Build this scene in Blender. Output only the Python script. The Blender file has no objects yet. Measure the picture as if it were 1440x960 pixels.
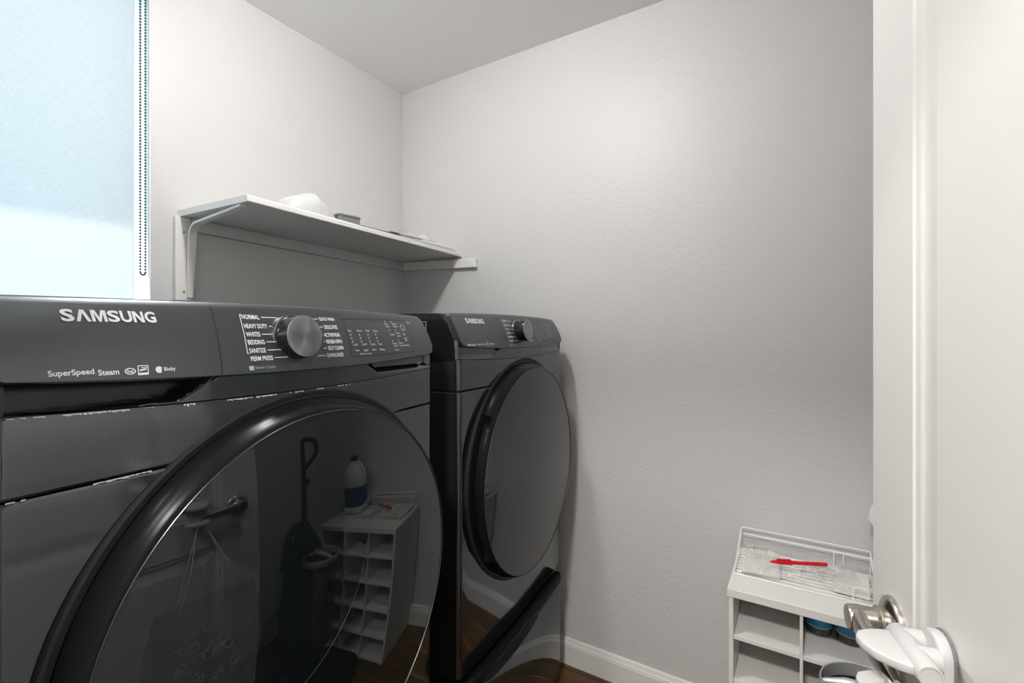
import bpy, bmesh, math, random
from mathutils import Vector, Matrix
random.seed(7)
D = bpy.data
SC = bpy.context.scene
COL = SC.collection
PI = math.pi
def rad(a): return math.radians(a)

# ------------------------------------------------------------------ camera
YAW = 31.703                       # degrees from the window wall direction
CH = 1.2825                        # camera height
cd = D.cameras.new('camera')
cd.sensor_width = 36.0; cd.lens = 36 * 668.37 / 1440
cd.shift_y = -12.7 / 1440; cd.clip_start = 0.01
cam = D.objects.new('camera', cd); COL.objects.link(cam)
cam.location = (0, 0, CH); cam.rotation_euler = (rad(90), 0, rad(YAW - 90))
SC.camera = cam

# ------------------------------------------------------------------ light
SC.view_settings.view_transform = 'Standard'; SC.view_settings.look = 'None'
SC.view_settings.gamma = 1.0; SC.view_settings.use_curve_mapping = False
SC.view_settings.exposure = 0.14
w = D.worlds.new('sky'); SC.world = w; w.use_nodes = True
bg = w.node_tree.nodes['Background']
bg.inputs['Color'].default_value = (0.62, 0.82, 0.99, 1); bg.inputs['Strength'].default_value = 3.9
sl = D.lights.new('sun', 'SUN'); sl.energy = 9.0; sl.angle = rad(1.0); sl.color = (1.0, 0.97, 0.92)
so = D.objects.new('sun', sl); COL.objects.link(so)
so.rotation_euler = Vector((0.30, -0.72, -1.12)).to_track_quat('-Z', 'Y').to_euler()
LAMP_L = 335.0                     # radiance of the small ceiling dome
HALL_POWER = 44.0

# ------------------------------------------------------------------ materials
def nt(name):
    m = D.materials.new(name); m.use_nodes = True
    return m, m.node_tree, m.node_tree.nodes['Principled BSDF']
def mat(name, col, rough=0.5, metal=0.0, ior=1.5, spec=0.5, bump=None, var=None, coat=0.0, trans=0.0, alpha=1.0, roughvar=None):
    m, t, b = nt(name)
    b.inputs['Base Color'].default_value = (*col, 1); b.inputs['Roughness'].default_value = rough
    b.inputs['Metallic'].default_value = metal; b.inputs['IOR'].default_value = ior
    b.inputs['Specular IOR Level'].default_value = spec; b.inputs['Coat Weight'].default_value = coat
    b.inputs['Transmission Weight'].default_value = trans; b.inputs['Alpha'].default_value = alpha
    tc = t.nodes.new('ShaderNodeTexCoord')
    def noise(scale, detail=3, stretch=(1, 1, 1)):
        mp = t.nodes.new('ShaderNodeMapping'); mp.inputs['Scale'].default_value = stretch
        n = t.nodes.new('ShaderNodeTexNoise'); n.inputs['Scale'].default_value = scale; n.inputs['Detail'].default_value = detail
        t.links.new(tc.outputs['Object'], mp.inputs['Vector']); t.links.new(mp.outputs['Vector'], n.inputs['Vector'])
        return n
    if bump:
        n = noise(bump[0], 4); bp = t.nodes.new('ShaderNodeBump')
        bp.inputs['Strength'].default_value = bump[1]; bp.inputs['Distance'].default_value = bump[2]
        t.links.new(n.outputs['Fac'], bp.inputs['Height']); t.links.new(bp.outputs['Normal'], b.inputs['Normal'])
    if var:
        n = noise(var[0], 3); mx = t.nodes.new('ShaderNodeMix'); mx.data_type = 'RGBA'
        mx.inputs[6].default_value = (*[c * (1 - var[1]) for c in col], 1)
        mx.inputs[7].default_value = (*[min(1, c * (1 + var[1])) for c in col], 1)
        t.links.new(n.outputs['Fac'], mx.inputs[0]); t.links.new(mx.outputs[2], b.inputs['Base Color'])
    if roughvar:
        n = noise(roughvar[0], 4, roughvar[3] if len(roughvar) > 3 else (1, 1, 1)); mr = t.nodes.new('ShaderNodeMapRange')
        mr.inputs['To Min'].default_value = roughvar[1]; mr.inputs['To Max'].default_value = roughvar[2]
        t.links.new(n.outputs['Fac'], mr.inputs['Value']); t.links.new(mr.outputs['Result'], b.inputs['Roughness'])
    return m
M = {}
M['wall'] = mat('wall_paint', (0.62, 0.614, 0.612), 0.46, bump=(120, 0.6, 0.002), var=(3, 0.015))
M['liner'] = mat('white_liner', (0.88, 0.88, 0.87), 0.5, var=(5, 0.01))
M['ceiling'] = mat('ceiling_paint', (0.86, 0.855, 0.845), 0.7, bump=(120, 0.25, 0.002))
M['trim'] = mat('trim_white', (0.77, 0.76, 0.745), 0.32, var=(4, 0.01))
M['door'] = mat('door_white', (0.735, 0.722, 0.705), 0.38, var=(3, 0.012))
M['hallwall'] = mat('hall_paint', (0.62, 0.60, 0.57), 0.6)
M['steel'] = mat('black_steel', (0.098, 0.107, 0.116), 0.09, metal=0.92, roughvar=(9, 0.06, 0.11), var=(5, 0.05))
M['panel'] = mat('panel_steel', (0.090, 0.098, 0.107), 0.33, metal=0.75, var=(8, 0.04))
M['side'] = mat('black_side', (0.012, 0.012, 0.013), 0.3, var=(5, 0.1))
M['blackgloss'] = mat('black_gloss', (0.008, 0.008, 0.009), 0.2, ior=1.45, var=(5, 0.05))
M['ring'] = mat('ring_gloss', (0.007, 0.0075, 0.0085), 0.24, ior=1.33, spec=0.14, var=(5, 0.05))
M['grip'] = mat('grip_black', (0.005, 0.005, 0.005), 0.5, ior=1.3, spec=0.25, var=(9, 0.1))
M['kring'] = mat('dark_chrome', (0.22, 0.225, 0.23), 0.25, metal=0.9, var=(9, 0.05))
M['lockp'] = mat('lock_plastic', (0.55, 0.55, 0.548), 0.35, var=(6, 0.01))
M['rubber'] = mat('black_rubber', (0.006, 0.006, 0.006), 0.7, var=(9, 0.1))
M['glass_black'] = mat('black_glass', (0.006, 0.008, 0.009), 0.015, ior=1.62, roughvar=(4, 0.008, 0.03), var=(3, 0.1))
M['rim'] = mat('rim_line', (0.11, 0.115, 0.12), 0.28, metal=1.0, var=(5, 0.05))
M['print'] = mat('white_print', (0.62, 0.63, 0.64), 0.5, var=(20, 0.03))
M['printdim'] = mat('grey_print', (0.50, 0.52, 0.54), 0.5, var=(20, 0.03))
M['printblue'] = mat('blue_grey_print', (0.26, 0.36, 0.42), 0.5, var=(20, 0.03))
M['linedark'] = mat('dark_line', (0.02, 0.021, 0.022), 0.4, var=(20, 0.03))
M['chip'] = mat('bare_metal_chip', (0.62, 0.62, 0.62), 0.45, metal=0.3, var=(60, 0.2))
M['nickel'] = mat('satin_nickel', (0.56, 0.52, 0.47), 0.24, metal=1.0, roughvar=(30, 0.2, 0.3), var=(8, 0.04))
M['plastic'] = mat('white_plastic', (0.72, 0.72, 0.71), 0.3, var=(6, 0.01))
M['scoop'] = mat('scoop_plastic', (0.52, 0.52, 0.515), 0.4, var=(30, 0.04))
M['plasticgrey'] = mat('grey_plastic', (0.17, 0.18, 0.185), 0.45, var=(9, 0.08))
M['board'] = mat('white_melamine', (0.80, 0.79, 0.77), 0.35, var=(4, 0.01))
M['boardin'] = mat('white_melamine_inner', (0.74, 0.735, 0.72), 0.45, var=(4, 0.01))
M['wire'] = mat('white_wire', (0.80, 0.80, 0.78), 0.35, var=(9, 0.02))
M['redpen'] = mat('red_plastic', (0.62, 0.006, 0.012), 0.25, var=(9, 0.05))
M['paper'] = mat('cream_paper', (0.74, 0.725, 0.68), 0.7, var=(12, 0.04))
M['jug'] = mat('jug_plastic', (0.78, 0.79, 0.80), 0.35, var=(6, 0.02))
M['bluelabel'] = mat('blue_label', (0.03, 0.27, 0.52), 0.35, var=(25, 0.35))
M['navylabel'] = mat('navy_label', (0.03, 0.07, 0.20), 0.4, var=(18, 0.3))
M['bluecap'] = mat('navy_cap', (0.01, 0.02, 0.07), 0.4, var=(9, 0.1))
M['vac'] = mat('vacuum_black', (0.006, 0.006, 0.0065), 0.3, ior=1.35, var=(6, 0.1))
M['silver'] = mat('silver_plastic', (0.55, 0.55, 0.55), 0.32, metal=0.5, var=(6, 0.03))
M['jarglass'] = mat('dark_jar', (0.055, 0.06, 0.06), 0.08, var=(9, 0.1))
M['eave'] = mat('eave_paint', (0.5, 0.48, 0.45), 0.8, var=(4, 0.03))
M['bead'] = mat('steel_bead', (0.10, 0.105, 0.11), 0.4, metal=0.3, var=(9, 0.05))
M['bagprint'] = mat('bag_print', (0.62, 0.63, 0.64), 0.6, var=(30, 0.3))

def glass_thin(name, tint, refl=0.08, rough=0.02, tcol=None):
    m = D.materials.new(name); m.use_nodes = True; t = m.node_tree; t.nodes.clear()
    o = t.nodes.new('ShaderNodeOutputMaterial'); mx = t.nodes.new('ShaderNodeMixShader')
    a = t.nodes.new('ShaderNodeBsdfTransparent'); a.inputs['Color'].default_value = (*tint, 1)
    g = t.nodes.new('ShaderNodeBsdfGlossy'); g.inputs['Roughness'].default_value = rough
    mx.inputs[0].default_value = refl
    t.links.new(a.outputs[0], mx.inputs[1]); t.links.new(g.outputs[0], mx.inputs[2])
    t.links.new(mx.outputs[0], o.inputs['Surface'])
    return m
M['pane'] = glass_thin('window_glass', (0.95, 0.98, 0.97))
def film(name, col, amt, rough=0.2, scale=40, bump=0.5):      # crumpled see-through plastic
    m = D.materials.new(name); m.use_nodes = True; t = m.node_tree; t.nodes.clear()
    o = t.nodes.new('ShaderNodeOutputMaterial'); mx = t.nodes.new('ShaderNodeMixShader')
    a = t.nodes.new('ShaderNodeBsdfTransparent'); p = t.nodes.new('ShaderNodeBsdfPrincipled')
    p.inputs['Base Color'].default_value = (*col, 1); p.inputs['Roughness'].default_value = rough
    tc = t.nodes.new('ShaderNodeTexCoord'); n = t.nodes.new('ShaderNodeTexNoise'); n.inputs['Scale'].default_value = scale
    mr = t.nodes.new('ShaderNodeMapRange'); mr.inputs['From Min'].default_value = 0.35; mr.inputs['From Max'].default_value = 0.7
    mr.inputs['To Min'].default_value = amt * 0.3; mr.inputs['To Max'].default_value = min(1, amt * 1.7)
    bp = t.nodes.new('ShaderNodeBump'); bp.inputs['Strength'].default_value = bump; bp.inputs['Distance'].default_value = 0.004
    t.links.new(tc.outputs['Object'], n.inputs['Vector']); t.links.new(n.outputs['Fac'], mr.inputs['Value'])
    t.links.new(n.outputs['Fac'], bp.inputs['Height']); t.links.new(bp.outputs['Normal'], p.inputs['Normal'])
    t.links.new(mr.outputs['Result'], mx.inputs[0]); t.links.new(a.outputs[0], mx.inputs[1]); t.links.new(p.outputs[0], mx.inputs[2])
    t.links.new(mx.outputs[0], o.inputs['Surface'])
    return m
M['film'] = film('clear_film', (0.80, 0.80, 0.78), 0.30, rough=0.45, scale=9, bump=0.12)
M['bagfilm'] = film('bag_film', (0.16, 0.17, 0.17), 0.16, scale=12)
M['canister'] = film('smoked_canister', (0.03, 0.03, 0.035), 0.75, rough=0.05, scale=3, bump=0.0)

def shade_mat():
    m = D.materials.new('shade_fabric'); m.use_nodes = True; t = m.node_tree; t.nodes.clear()
    o = t.nodes.new('ShaderNodeOutputMaterial'); mx = t.nodes.new('ShaderNodeMixShader'); mx.inputs[0].default_value = 0.5
    df = t.nodes.new('ShaderNodeBsdfDiffuse'); tr = t.nodes.new('ShaderNodeBsdfTranslucent')
    tc = t.nodes.new('ShaderNodeTexCoord'); mp = t.nodes.new('ShaderNodeMapping'); mp.inputs['Scale'].default_value = (60, 60, 500)
    n = t.nodes.new('ShaderNodeTexNoise'); n.inputs['Scale'].default_value = 1.0; n.inputs['Detail'].default_value = 5
    mp2 = t.nodes.new('ShaderNodeMapping'); mp2.inputs['Scale'].default_value = (700, 60, 70)
    n2 = t.nodes.new('ShaderNodeTexNoise'); n2.inputs['Scale'].default_value = 1.0
    ad = t.nodes.new('ShaderNodeMath'); ad.operation = 'ADD'
    cr = t.nodes.new('ShaderNodeMapRange'); cr.inputs['From Min'].default_value = 0.7; cr.inputs['From Max'].default_value = 1.3
    cr.inputs['To Min'].default_value = 0.31; cr.inputs['To Max'].default_value = 0.48
    cc = t.nodes.new('ShaderNodeCombineColor')
    t.links.new(tc.outputs['Object'], mp.inputs['Vector']); t.links.new(mp.outputs[0], n.inputs['Vector'])
    t.links.new(tc.outputs['Object'], mp2.inputs['Vector']); t.links.new(mp2.outputs[0], n2.inputs['Vector'])
    t.links.new(n.outputs['Fac'], ad.inputs[0]); t.links.new(n2.outputs['Fac'], ad.inputs[1]); t.links.new(ad.outputs[0], cr.inputs['Value'])
    for k in range(3): t.links.new(cr.outputs[0], cc.inputs[k])
    t.links.new(cc.outputs[0], tr.inputs['Color']); df.inputs['Color'].default_value = (0.62, 0.64, 0.64, 1)
    t.links.new(df.outputs[0], mx.inputs[1]); t.links.new(tr.outputs[0], mx.inputs[2]); t.links.new(mx.outputs[0], o.inputs['Surface'])
    return m
M['shade'] = shade_mat()
def emit(name, col, s):
    m = D.materials.new(name); m.use_nodes = True; t = m.node_tree; t.nodes.clear()
    o = t.nodes.new('ShaderNodeOutputMaterial'); e = t.nodes.new('ShaderNodeEmission')
    e.inputs['Color'].default_value = (*col, 1); e.inputs['Strength'].default_value = s
    t.links.new(e.outputs[0], o.inputs['Surface']); return m
M['led'] = emit('led_diffuser', (1.0, 0.97, 0.93), 6.0)
M['dome'] = emit('lamp_dome', (1.0, 0.985, 0.96), LAMP_L)
def wood_mat(name, c0, c1, seed):
    m, t, b = nt(name); b.inputs['Roughness'].default_value = 0.28
    tc = t.nodes.new('ShaderNodeTexCoord'); mp = t.nodes.new('ShaderNodeMapping'); mp.inputs['Scale'].default_value = (28, 1.6, 1)
    mp.inputs['Location'].default_value = (seed, seed * 2, 0)
    n = t.nodes.new('ShaderNodeTexNoise'); n.inputs['Scale'].default_value = 1.6; n.inputs['Detail'].default_value = 6; n.inputs['Distortion'].default_value = 0.7
    r = t.nodes.new('ShaderNodeValToRGB'); r.color_ramp.elements[0].position = 0.3; r.color_ramp.elements[1].position = 0.75
    r.color_ramp.elements[0].color = (*c0, 1); r.color_ramp.elements[1].color = (*c1, 1)
    t.links.new(tc.outputs['Object'], mp.inputs['Vector']); t.links.new(mp.outputs[0], n.inputs['Vector'])
    t.links.new(n.outputs['Fac'], r.inputs['Fac']); t.links.new(r.outputs['Color'], b.inputs['Base Color'])
    return m
M['wood'] = [wood_mat('plank_wood_a', (0.034, 0.016, 0.005), (0.165, 0.076, 0.016), 0.3), wood_mat('plank_wood_b', (0.040, 0.019, 0.006), (0.195, 0.090, 0.019), 3.7),
             wood_mat('plank_wood_c', (0.028, 0.013, 0.004), (0.135, 0.062, 0.013), 6.1)]
def brushed_disc():
    m, t, b = nt('turned_aluminium'); b.inputs['Base Color'].default_value = (0.31, 0.32, 0.33, 1); b.inputs['Metallic'].default_value = 1
    b.inputs['Roughness'].default_value = 0.34; b.inputs['Anisotropic'].default_value = 0.85
    tn = t.nodes.new('ShaderNodeTangent'); tn.direction_type = 'RADIAL'; tn.axis = 'Y'
    t.links.new(tn.outputs[0], b.inputs['Tangent']); return m
M['turned'] = brushed_disc()

# ------------------------------------------------------------------ mesh helpers
class MB:
    def __init__(s): s.v = []; s.f = []; s.mi = []
    def add(s, vs, fs, mi=0):
        o = len(s.v); s.v += [tuple(p) for p in vs]; s.f += [tuple(i + o for i in f) for f in fs]; s.mi += [mi] * len(fs); return s
    def box(s, x0, x1, y0, y1, z0, z1, mi=0):
        return s.add([(x0, y0, z0), (x1, y0, z0), (x1, y1, z0), (x0, y1, z0), (x0, y0, z1), (x1, y0, z1), (x1, y1, z1), (x0, y1, z1)],
                     [(0, 3, 2, 1), (4, 5, 6, 7), (0, 1, 5, 4), (1, 2, 6, 5), (2, 3, 7, 6), (3, 0, 4, 7)], mi)
    def grid(s, P, closed_u=False, mi=0, flip=False):
        n = len(P); k = len(P[0]); vs = [p for row in P for p in row]; fs = []
        for i in range(n - 1):
            for j in range(k if closed_u else k - 1):
                a = i * k + j; b = i * k + (j + 1) % k; q = (a, b, b + k, a + k)
                fs.append(q[::-1] if flip else q)
        return s.add(vs, fs, mi)
    def tube(s, pts, r, n=8, closed=False, mi=0):
        pts = [Vector(p) for p in pts]
        if not closed and len(pts) > 2 and not isinstance(r, (list, tuple)):
            q = [pts[0]]
            for i in range(1, len(pts) - 1):
                a, b, c = pts[i - 1], pts[i], pts[i + 1]; d0, d1 = (a - b), (c - b)
                if d0.angle(d1) < PI - 0.5:
                    l = min(d0.length, d1.length) * .4; l = min(l, r * 3.2); p0 = b + d0.normalized() * l; p1 = b + d1.normalized() * l
                    for t in (0, .25, .5, .75, 1): q.append(p0 * (1 - t) ** 2 + b * 2 * t * (1 - t) + p1 * t * t)
                else: q.append(b)
            pts = q + [pts[-1]]
        N = len(pts); rows = []
        up = Vector((0, 0, 1))
        for i, p in enumerate(pts):
            a = pts[(i - 1) % N] if (closed or i > 0) else p; b = pts[(i + 1) % N] if (closed or i < N - 1) else p
            t = (b - a).normalized()
            if i == 0: u = t.cross(up if abs(t.z) < 0.95 else Vector((1, 0, 0))).normalized()
            else: u = (u - t * u.dot(t)).normalized()
            v = t.cross(u); rr = r[i] if isinstance(r, (list, tuple)) else r
            rows.append([p + (u * math.cos(2 * PI * k / n) + v * math.sin(2 * PI * k / n)) * rr for k in range(n)])
        if closed: rows.append(rows[0])
        s.grid(rows, True, mi)
        if not closed:
            o = len(s.v); m = len(rows)
            s.f += [tuple(range(o - n, o)), tuple(reversed(range(o - m * n, o - m * n + n)))]; s.mi += [mi, mi]
        return s
    def lathe(s, prof, n=48, axis='z', c=(0, 0, 0), mi=0, cap=True):
        rows = []
        for (r, h) in prof:
            row = []
            for k in range(n):
                a = 2 * PI * k / n; x = r * math.cos(a); y = r * math.sin(a)
                p = (x, y, h) if axis == 'z' else ((x, h, y) if axis == 'y' else (h, x, y))
                row.append((p[0] + c[0], p[1] + c[1], p[2] + c[2]))
            rows.append(row)
        s.grid(rows, True, mi)
        return s
    def sphere(s, c, r, n=8, m=6, mi=0, sc=(1, 1, 1)):
        rows = []
        for i in range(m + 1):
            t = PI * i / m
            rows.append([(c[0] + sc[0] * r * math.sin(t) * math.cos(2 * PI * k / n), c[1] + sc[1] * r * math.sin(t) * math.sin(2 * PI * k / n), c[2] + sc[2] * r * math.cos(t)) for k in range(n)])
        return s.grid(rows, True, mi)
    def prism(s, poly, h0, h1, axis='z', mi=0):           # extrude a 2d outline
        def P(q, h): return (q[0], q[1], h) if axis == 'z' else ((q[0], h, q[1]) if axis == 'y' else (h, q[0], q[1]))
        n = len(poly)
        return s.add([P(q, h0) for q in poly] + [P(q, h1) for q in poly],
                     [tuple(reversed(range(n))), tuple(range(n, 2 * n))] + [(i, (i + 1) % n, n + (i + 1) % n, n + i) for i in range(n)], mi)
    def build(s, name, mats, parent=None, smooth=False, bevel=0, loc=None, seg=2, auto=35, fixn=True):
        me = D.meshes.new(name); me.from_pydata(s.v, [], s.f)
        if not isinstance(mats, (list, tuple)): mats = [mats]
        for m in mats: me.materials.append(m)
        if len(mats) > 1: me.polygons.foreach_set('material_index', s.mi)
        if fixn:
            bm = bmesh.new(); bm.from_mesh(me); bmesh.ops.remove_doubles(bm, verts=bm.verts, dist=1e-6)
            bmesh.ops.recalc_face_normals(bm, faces=bm.faces)
            if bevel: 
                es = [e for e in bm.edges if len(e.link_faces) == 2 and e.calc_face_angle(0) > 0.6]
                bmesh.ops.bevel(bm, geom=es, offset=bevel, segments=seg, profile=0.5, affect='EDGES', clamp_overlap=True)
            bm.to_mesh(me); bm.free()
        if smooth:
            me.shade_smooth()
            bm = bmesh.new(); bm.from_mesh(me)
            for e in bm.edges:
                if len(e.link_faces) == 2 and e.calc_face_angle(0) > rad(auto): e.smooth = False
            bm.to_mesh(me); bm.free()
        o = D.objects.new(name, me); COL.objects.link(o)
        if parent: o.parent = parent
        if loc: o.location = loc
        return o
def empty(name, loc, rz=0):
    o = D.objects.new(name, None); COL.objects.link(o); o.empty_display_size = 0.05
    o.location = loc; o.rotation_euler = (0, 0, rz); return o
def tag(o, label=None, cat=None, group=None, kind=None):
    if label: o['label'] = label
    if cat: o['category'] = cat
    if group: o['group'] = group
    if kind: o['kind'] = kind
    return o
def struct(o): o['kind'] = 'structure'; return o
def copy_obj(o, parent, loc=None):
    c = o.copy(); COL.objects.link(c); c.parent = parent
    if loc is not None: c.location = loc
    return c
def box_part(name, m, parent, x0, x1, y0, y1, z0, z1, bev=0.0015):
    cx, cy, cz = (x0 + x1) / 2, (y0 + y1) / 2, (z0 + z1) / 2
    return MB().box(x0 - cx, x1 - cx, y0 - cy, y1 - cy, z0 - cz, z1 - cz).build(name, m, parent, bevel=bev, loc=(cx, cy, cz))
def rrect(x0, x1, y0, y1, r, n=5):
    out = []
    for (cx, cy, a0) in ((x1 - r, y1 - r, 0), (x0 + r, y1 - r, 90), (x0 + r, y0 + r, 180), (x1 - r, y0 + r, 270)):
        for k in range(n + 1):
            a = rad(a0 + 90 * k / n); out.append((cx + r * math.cos(a), cy + r * math.sin(a)))
    return out
_font_cache = {}
def text_mesh(txt, bold=0.0):
    k = (txt, bold)
    if k in _font_cache: return _font_cache[k]
    cu = D.curves.new('t', 'FONT'); cu.body = txt; cu.size = 1; cu.resolution_u = 3; cu.offset = bold; cu.fill_mode = 'FRONT'
    o = D.objects.new('t', cu); COL.objects.link(o)
    dg = bpy.context.evaluated_depsgraph_get(); me = D.meshes.new_from_object(o.evaluated_get(dg))
    vs = [tuple(v.co[:2]) for v in me.vertices]; fs = [tuple(p.vertices) for p in me.polygons]
    D.objects.remove(o); D.curves.remove(cu); D.meshes.remove(me)
    x0 = min(v[0] for v in vs); x1 = max(v[0] for v in vs); y0 = min(v[1] for v in vs); y1 = max(v[1] for v in vs)
    vs = [((v[0] - x0) / (x1 - x0), (v[1] - y0) / (y1 - y0)) for v in vs]
    _font_cache[k] = (vs, fs); return vs, fs

# ------------------------------------------------------------------ room shell
XE, YN, YS, ZC = 1.6886, 1.6664, -0.62, 2.44
WX0, WX1, WZ0, WZ1 = 0.07, 0.643, 0.99, 2.36           # window opening
T = 0.16
mb = MB()
mb.box(-0.12, WX0, YN, YN + T, -0.05, ZC + 0.1); mb.box(WX1, XE + 0.12, YN, YN + T, -0.05, ZC + 0.1)
mb.box(WX0, WX1, YN, YN + T, -0.05, WZ0); mb.box(WX0, WX1, YN, YN + T, WZ1, ZC + 0.1)
struct(mb.build('wall_north', M['wall']))
struct(MB().box(XE, XE + 0.12, YS - 0.12, YN, -0.05, ZC + 0.1).build('wall_east', M['wall']))
struct(MB().box(-0.12, XE, YS - 0.12, YS, -0.05, ZC + 0.1).build('wall_south', M['wall']))
DY0, DY1, DZ = -0.30, 0.545, 2.05
mb = MB().box(-0.12, 0, YS, DY0, -0.05, ZC + 0.1).box(-0.12, 0, DY1, YN, -0.05, ZC + 0.1).box(-0.12, 0, DY0, DY1, DZ, ZC + 0.1)
struct(mb.build('wall_west', M['wall']))
LX, LY = 0.66, 0.78
struct(MB().box(-0.12, XE + 0.12, YS - 0.12, YN + T, ZC, ZC + .1).build('ceiling', M['ceiling']))

# floor of separate planks running along the plain wall
fl = struct(MB().box(-1.5, XE + 0.12, -1.1, YN + T, -0.06, -0.012).build('floor', M['rubber']))
PW = 0.125
x = XE; row = 0
protos = {}
while x > -0.02:
    y = -0.62 - (row * 0.37 % 0.9)
    while y < YN:
        y0, y1 = max(y, YS), min(y + 0.9, YN)
        if y1 - y0 > 0.05:
            key = (round(y1 - y0, 3), (row * 5 + int((y + 9) * 7)) % 3)
            if key not in protos:
                L = y1 - y0
                me_o = MB().box(-PW / 2 + .0007, PW / 2 - .0007, -L / 2 + .0007, L / 2 - .0007, -0.012, 0.0).build('plank', M['wood'][key[1]], fl, bevel=0.001, seg=1, loc=(x - PW / 2, (y0 + y1) / 2, random.uniform(-.0003, 0)))
                protos[key] = me_o
            else:
                copy_obj(protos[key], fl, (x - PW / 2, (y0 + y1) / 2, random.uniform(-.0003, 0)))
        y += 0.9
    x -= PW; row += 1
# hall floor outside the doorway, one sheet of the same wood
struct(MB().box(-1.5, -0.06, -1.1, 1.5, -0.012, -0.001).build('floor_hall', M['wood'][0]))
# hall beyond the doorway (light source for the fill from behind)
struct(MB().box(-1.62, -1.5, -1.1, 1.5, 0, ZC + .1).build('wall_hall_far', M['hallwall']))
struct(MB().box(-1.5, -0.12, -1.22, -1.1, 0, ZC + .1).build('wall_hall_south', M['hallwall']))
struct(MB().box(-1.5, -0.12, 1.5, 1.62, 0, ZC + .1).build('wall_hall_north', M['hallwall']))
struct(MB().box(-0.135, -0.12, YS - .5, DY0, 0, ZC).box(-0.135, -0.12, DY1, 1.5, 0, ZC).box(-0.135, -0.12, DY0, DY1, DZ, ZC).build('wall_hall_near', M['hallwall']))
struct(MB().box(-1.62, -0.12, -1.22, 1.62, ZC, ZC + .1).build('ceiling_hall', M['ceiling']))

# baseboards: profile swept along each wall
def baseboard(name, p0, p1, nrm):
    prof = [(0, 0), (0.014, 0), (0.014, 0.072), (0.0125, 0.076), (0.0125, 0.079), (0.010, 0.083), (0.008, 0.089), (0.0065, 0.094), (0.004, 0.098), (0, 0.098)]
    mb = MB(); mb.grid([[(p[0] + nrm[0] * d, p[1] + nrm[1] * d, z) for (d, z) in prof] for p in (p0, p1)], True)
    k = len(prof); mb.f += [tuple(range(k)), tuple(range(k, 2 * k))]; mb.mi += [0, 0]
    return struct(mb.build(name, M['trim']))
baseboard('baseboard_east', (XE, YS), (XE, YN - 0.014), (-1, 0))
baseboard('baseboard_north', (0, YN), (XE, YN), (0, -1))
baseboard('baseboard_south', (0.014, YS), (XE - 0.014, YS), (0, 1))
# door jamb and casing
mb = MB().box(-0.125, 0.002, DY0, DY0 + 0.018, 0, DZ).box(-0.125, 0.002, DY1 - 0.018, DY1, 0, DZ).box(-0.125, 0.002, DY0 + .018, DY1 - .018, DZ - 0.018, DZ)
struct(mb.build('trim_1', M['trim'], bevel=0.001))
mb = MB().box(0.0, 0.016, DY1 - 0.006, DY1 + 0.055, 0, DZ + 0.055).box(0.0, 0.016, DY0 - 0.055, DY0 + 0.006, 0, DZ + 0.055).box(0.0, 0.016, DY0 + .006, DY1 - .006, DZ - .006, DZ + 0.055)
struct(mb.build('trim_2', M['trim'], bevel=0.003))

# window: frame, sash, pane, sill
win = struct(empty('window_1', ((WX0 + WX1) / 2, YN + 0.13, WZ0)))
hw, hh = (WX1 - WX0) / 2, WZ1 - WZ0
fy0, fy1 = -0.016, 0.03
mb = MB().box(-hw, -hw + .014, fy0, fy1, 0, hh).box(hw - .014, hw, fy0, fy1, 0, hh).box(-hw + .014, hw - .014, fy0, fy1, 0, .04).box(-hw + .014, hw - .014, fy0, fy1, hh - .04, hh)
mb.build('window_frame', M['plastic'], win, bevel=0.002)
for z0, z1 in ((.014, hh - .014),):
    MB().box(-hw + .014, hw - .014, 0.004, 0.008, z0, z1).build('glass_pane', M['pane'], win)
MB().box(-hw, hw, -0.13, -0.016, 0.0, 0.014).build('window_sill', M['plastic'], win, bevel=0.003)
MB().box(hw - .0035, hw, -.128, fy0, .014, hh).build('window_jamb', M['liner'], win)
MB().box(-hw, -hw + .0035, -.128, fy0, .014, hh).build('window_jamb', M['liner'], win)
# eave outside that shades the upper part of the window
struct(MB().box(-1.2, 2.6, YN + T, YN + T + 0.62, 2.75, 2.87).build('trim_3', M['eave']))

# roller shade
sh = empty('roller_shade', (0.345, YN + 0.035, 1.03))
tag(sh, 'pale translucent roller shade pulled down over the bright window', 'window shade')
SX0, SX1 = 0.085 - 0.345, 0.610 - 0.345
rows = []
for i in range(41):
    z = 1.27 * i / 40
    rows.append([(SX0 + (SX1 - SX0) * j / 20, 0.0006 * math.sin(7 * j / 20 + 3 * z), z) for j in range(21)])
MB().grid(rows).build('shade_fabric', M['shade'], sh, smooth=True)
MB().box(SX0, SX1, -0.006, 0.006, -0.022, 0.0).build('bottom_bar', M['plastic'], sh, bevel=0.003)
MB().lathe([(0, SX0 - .005), (0.02, SX0 - .005), (0.02, SX1 + .005), (0, SX1 + .005)], 24, 'x', (0, 0.012, 1.29)).build('roller_tube', M['plastic'], sh, smooth=True)
for xx in (SX0 - .012, SX1 + .007):
    MB().box(xx, xx + .005, -.015, .04, 1.255, 1.33).build('shade_bracket', M['plastic'], sh, bevel=.001)
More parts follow.
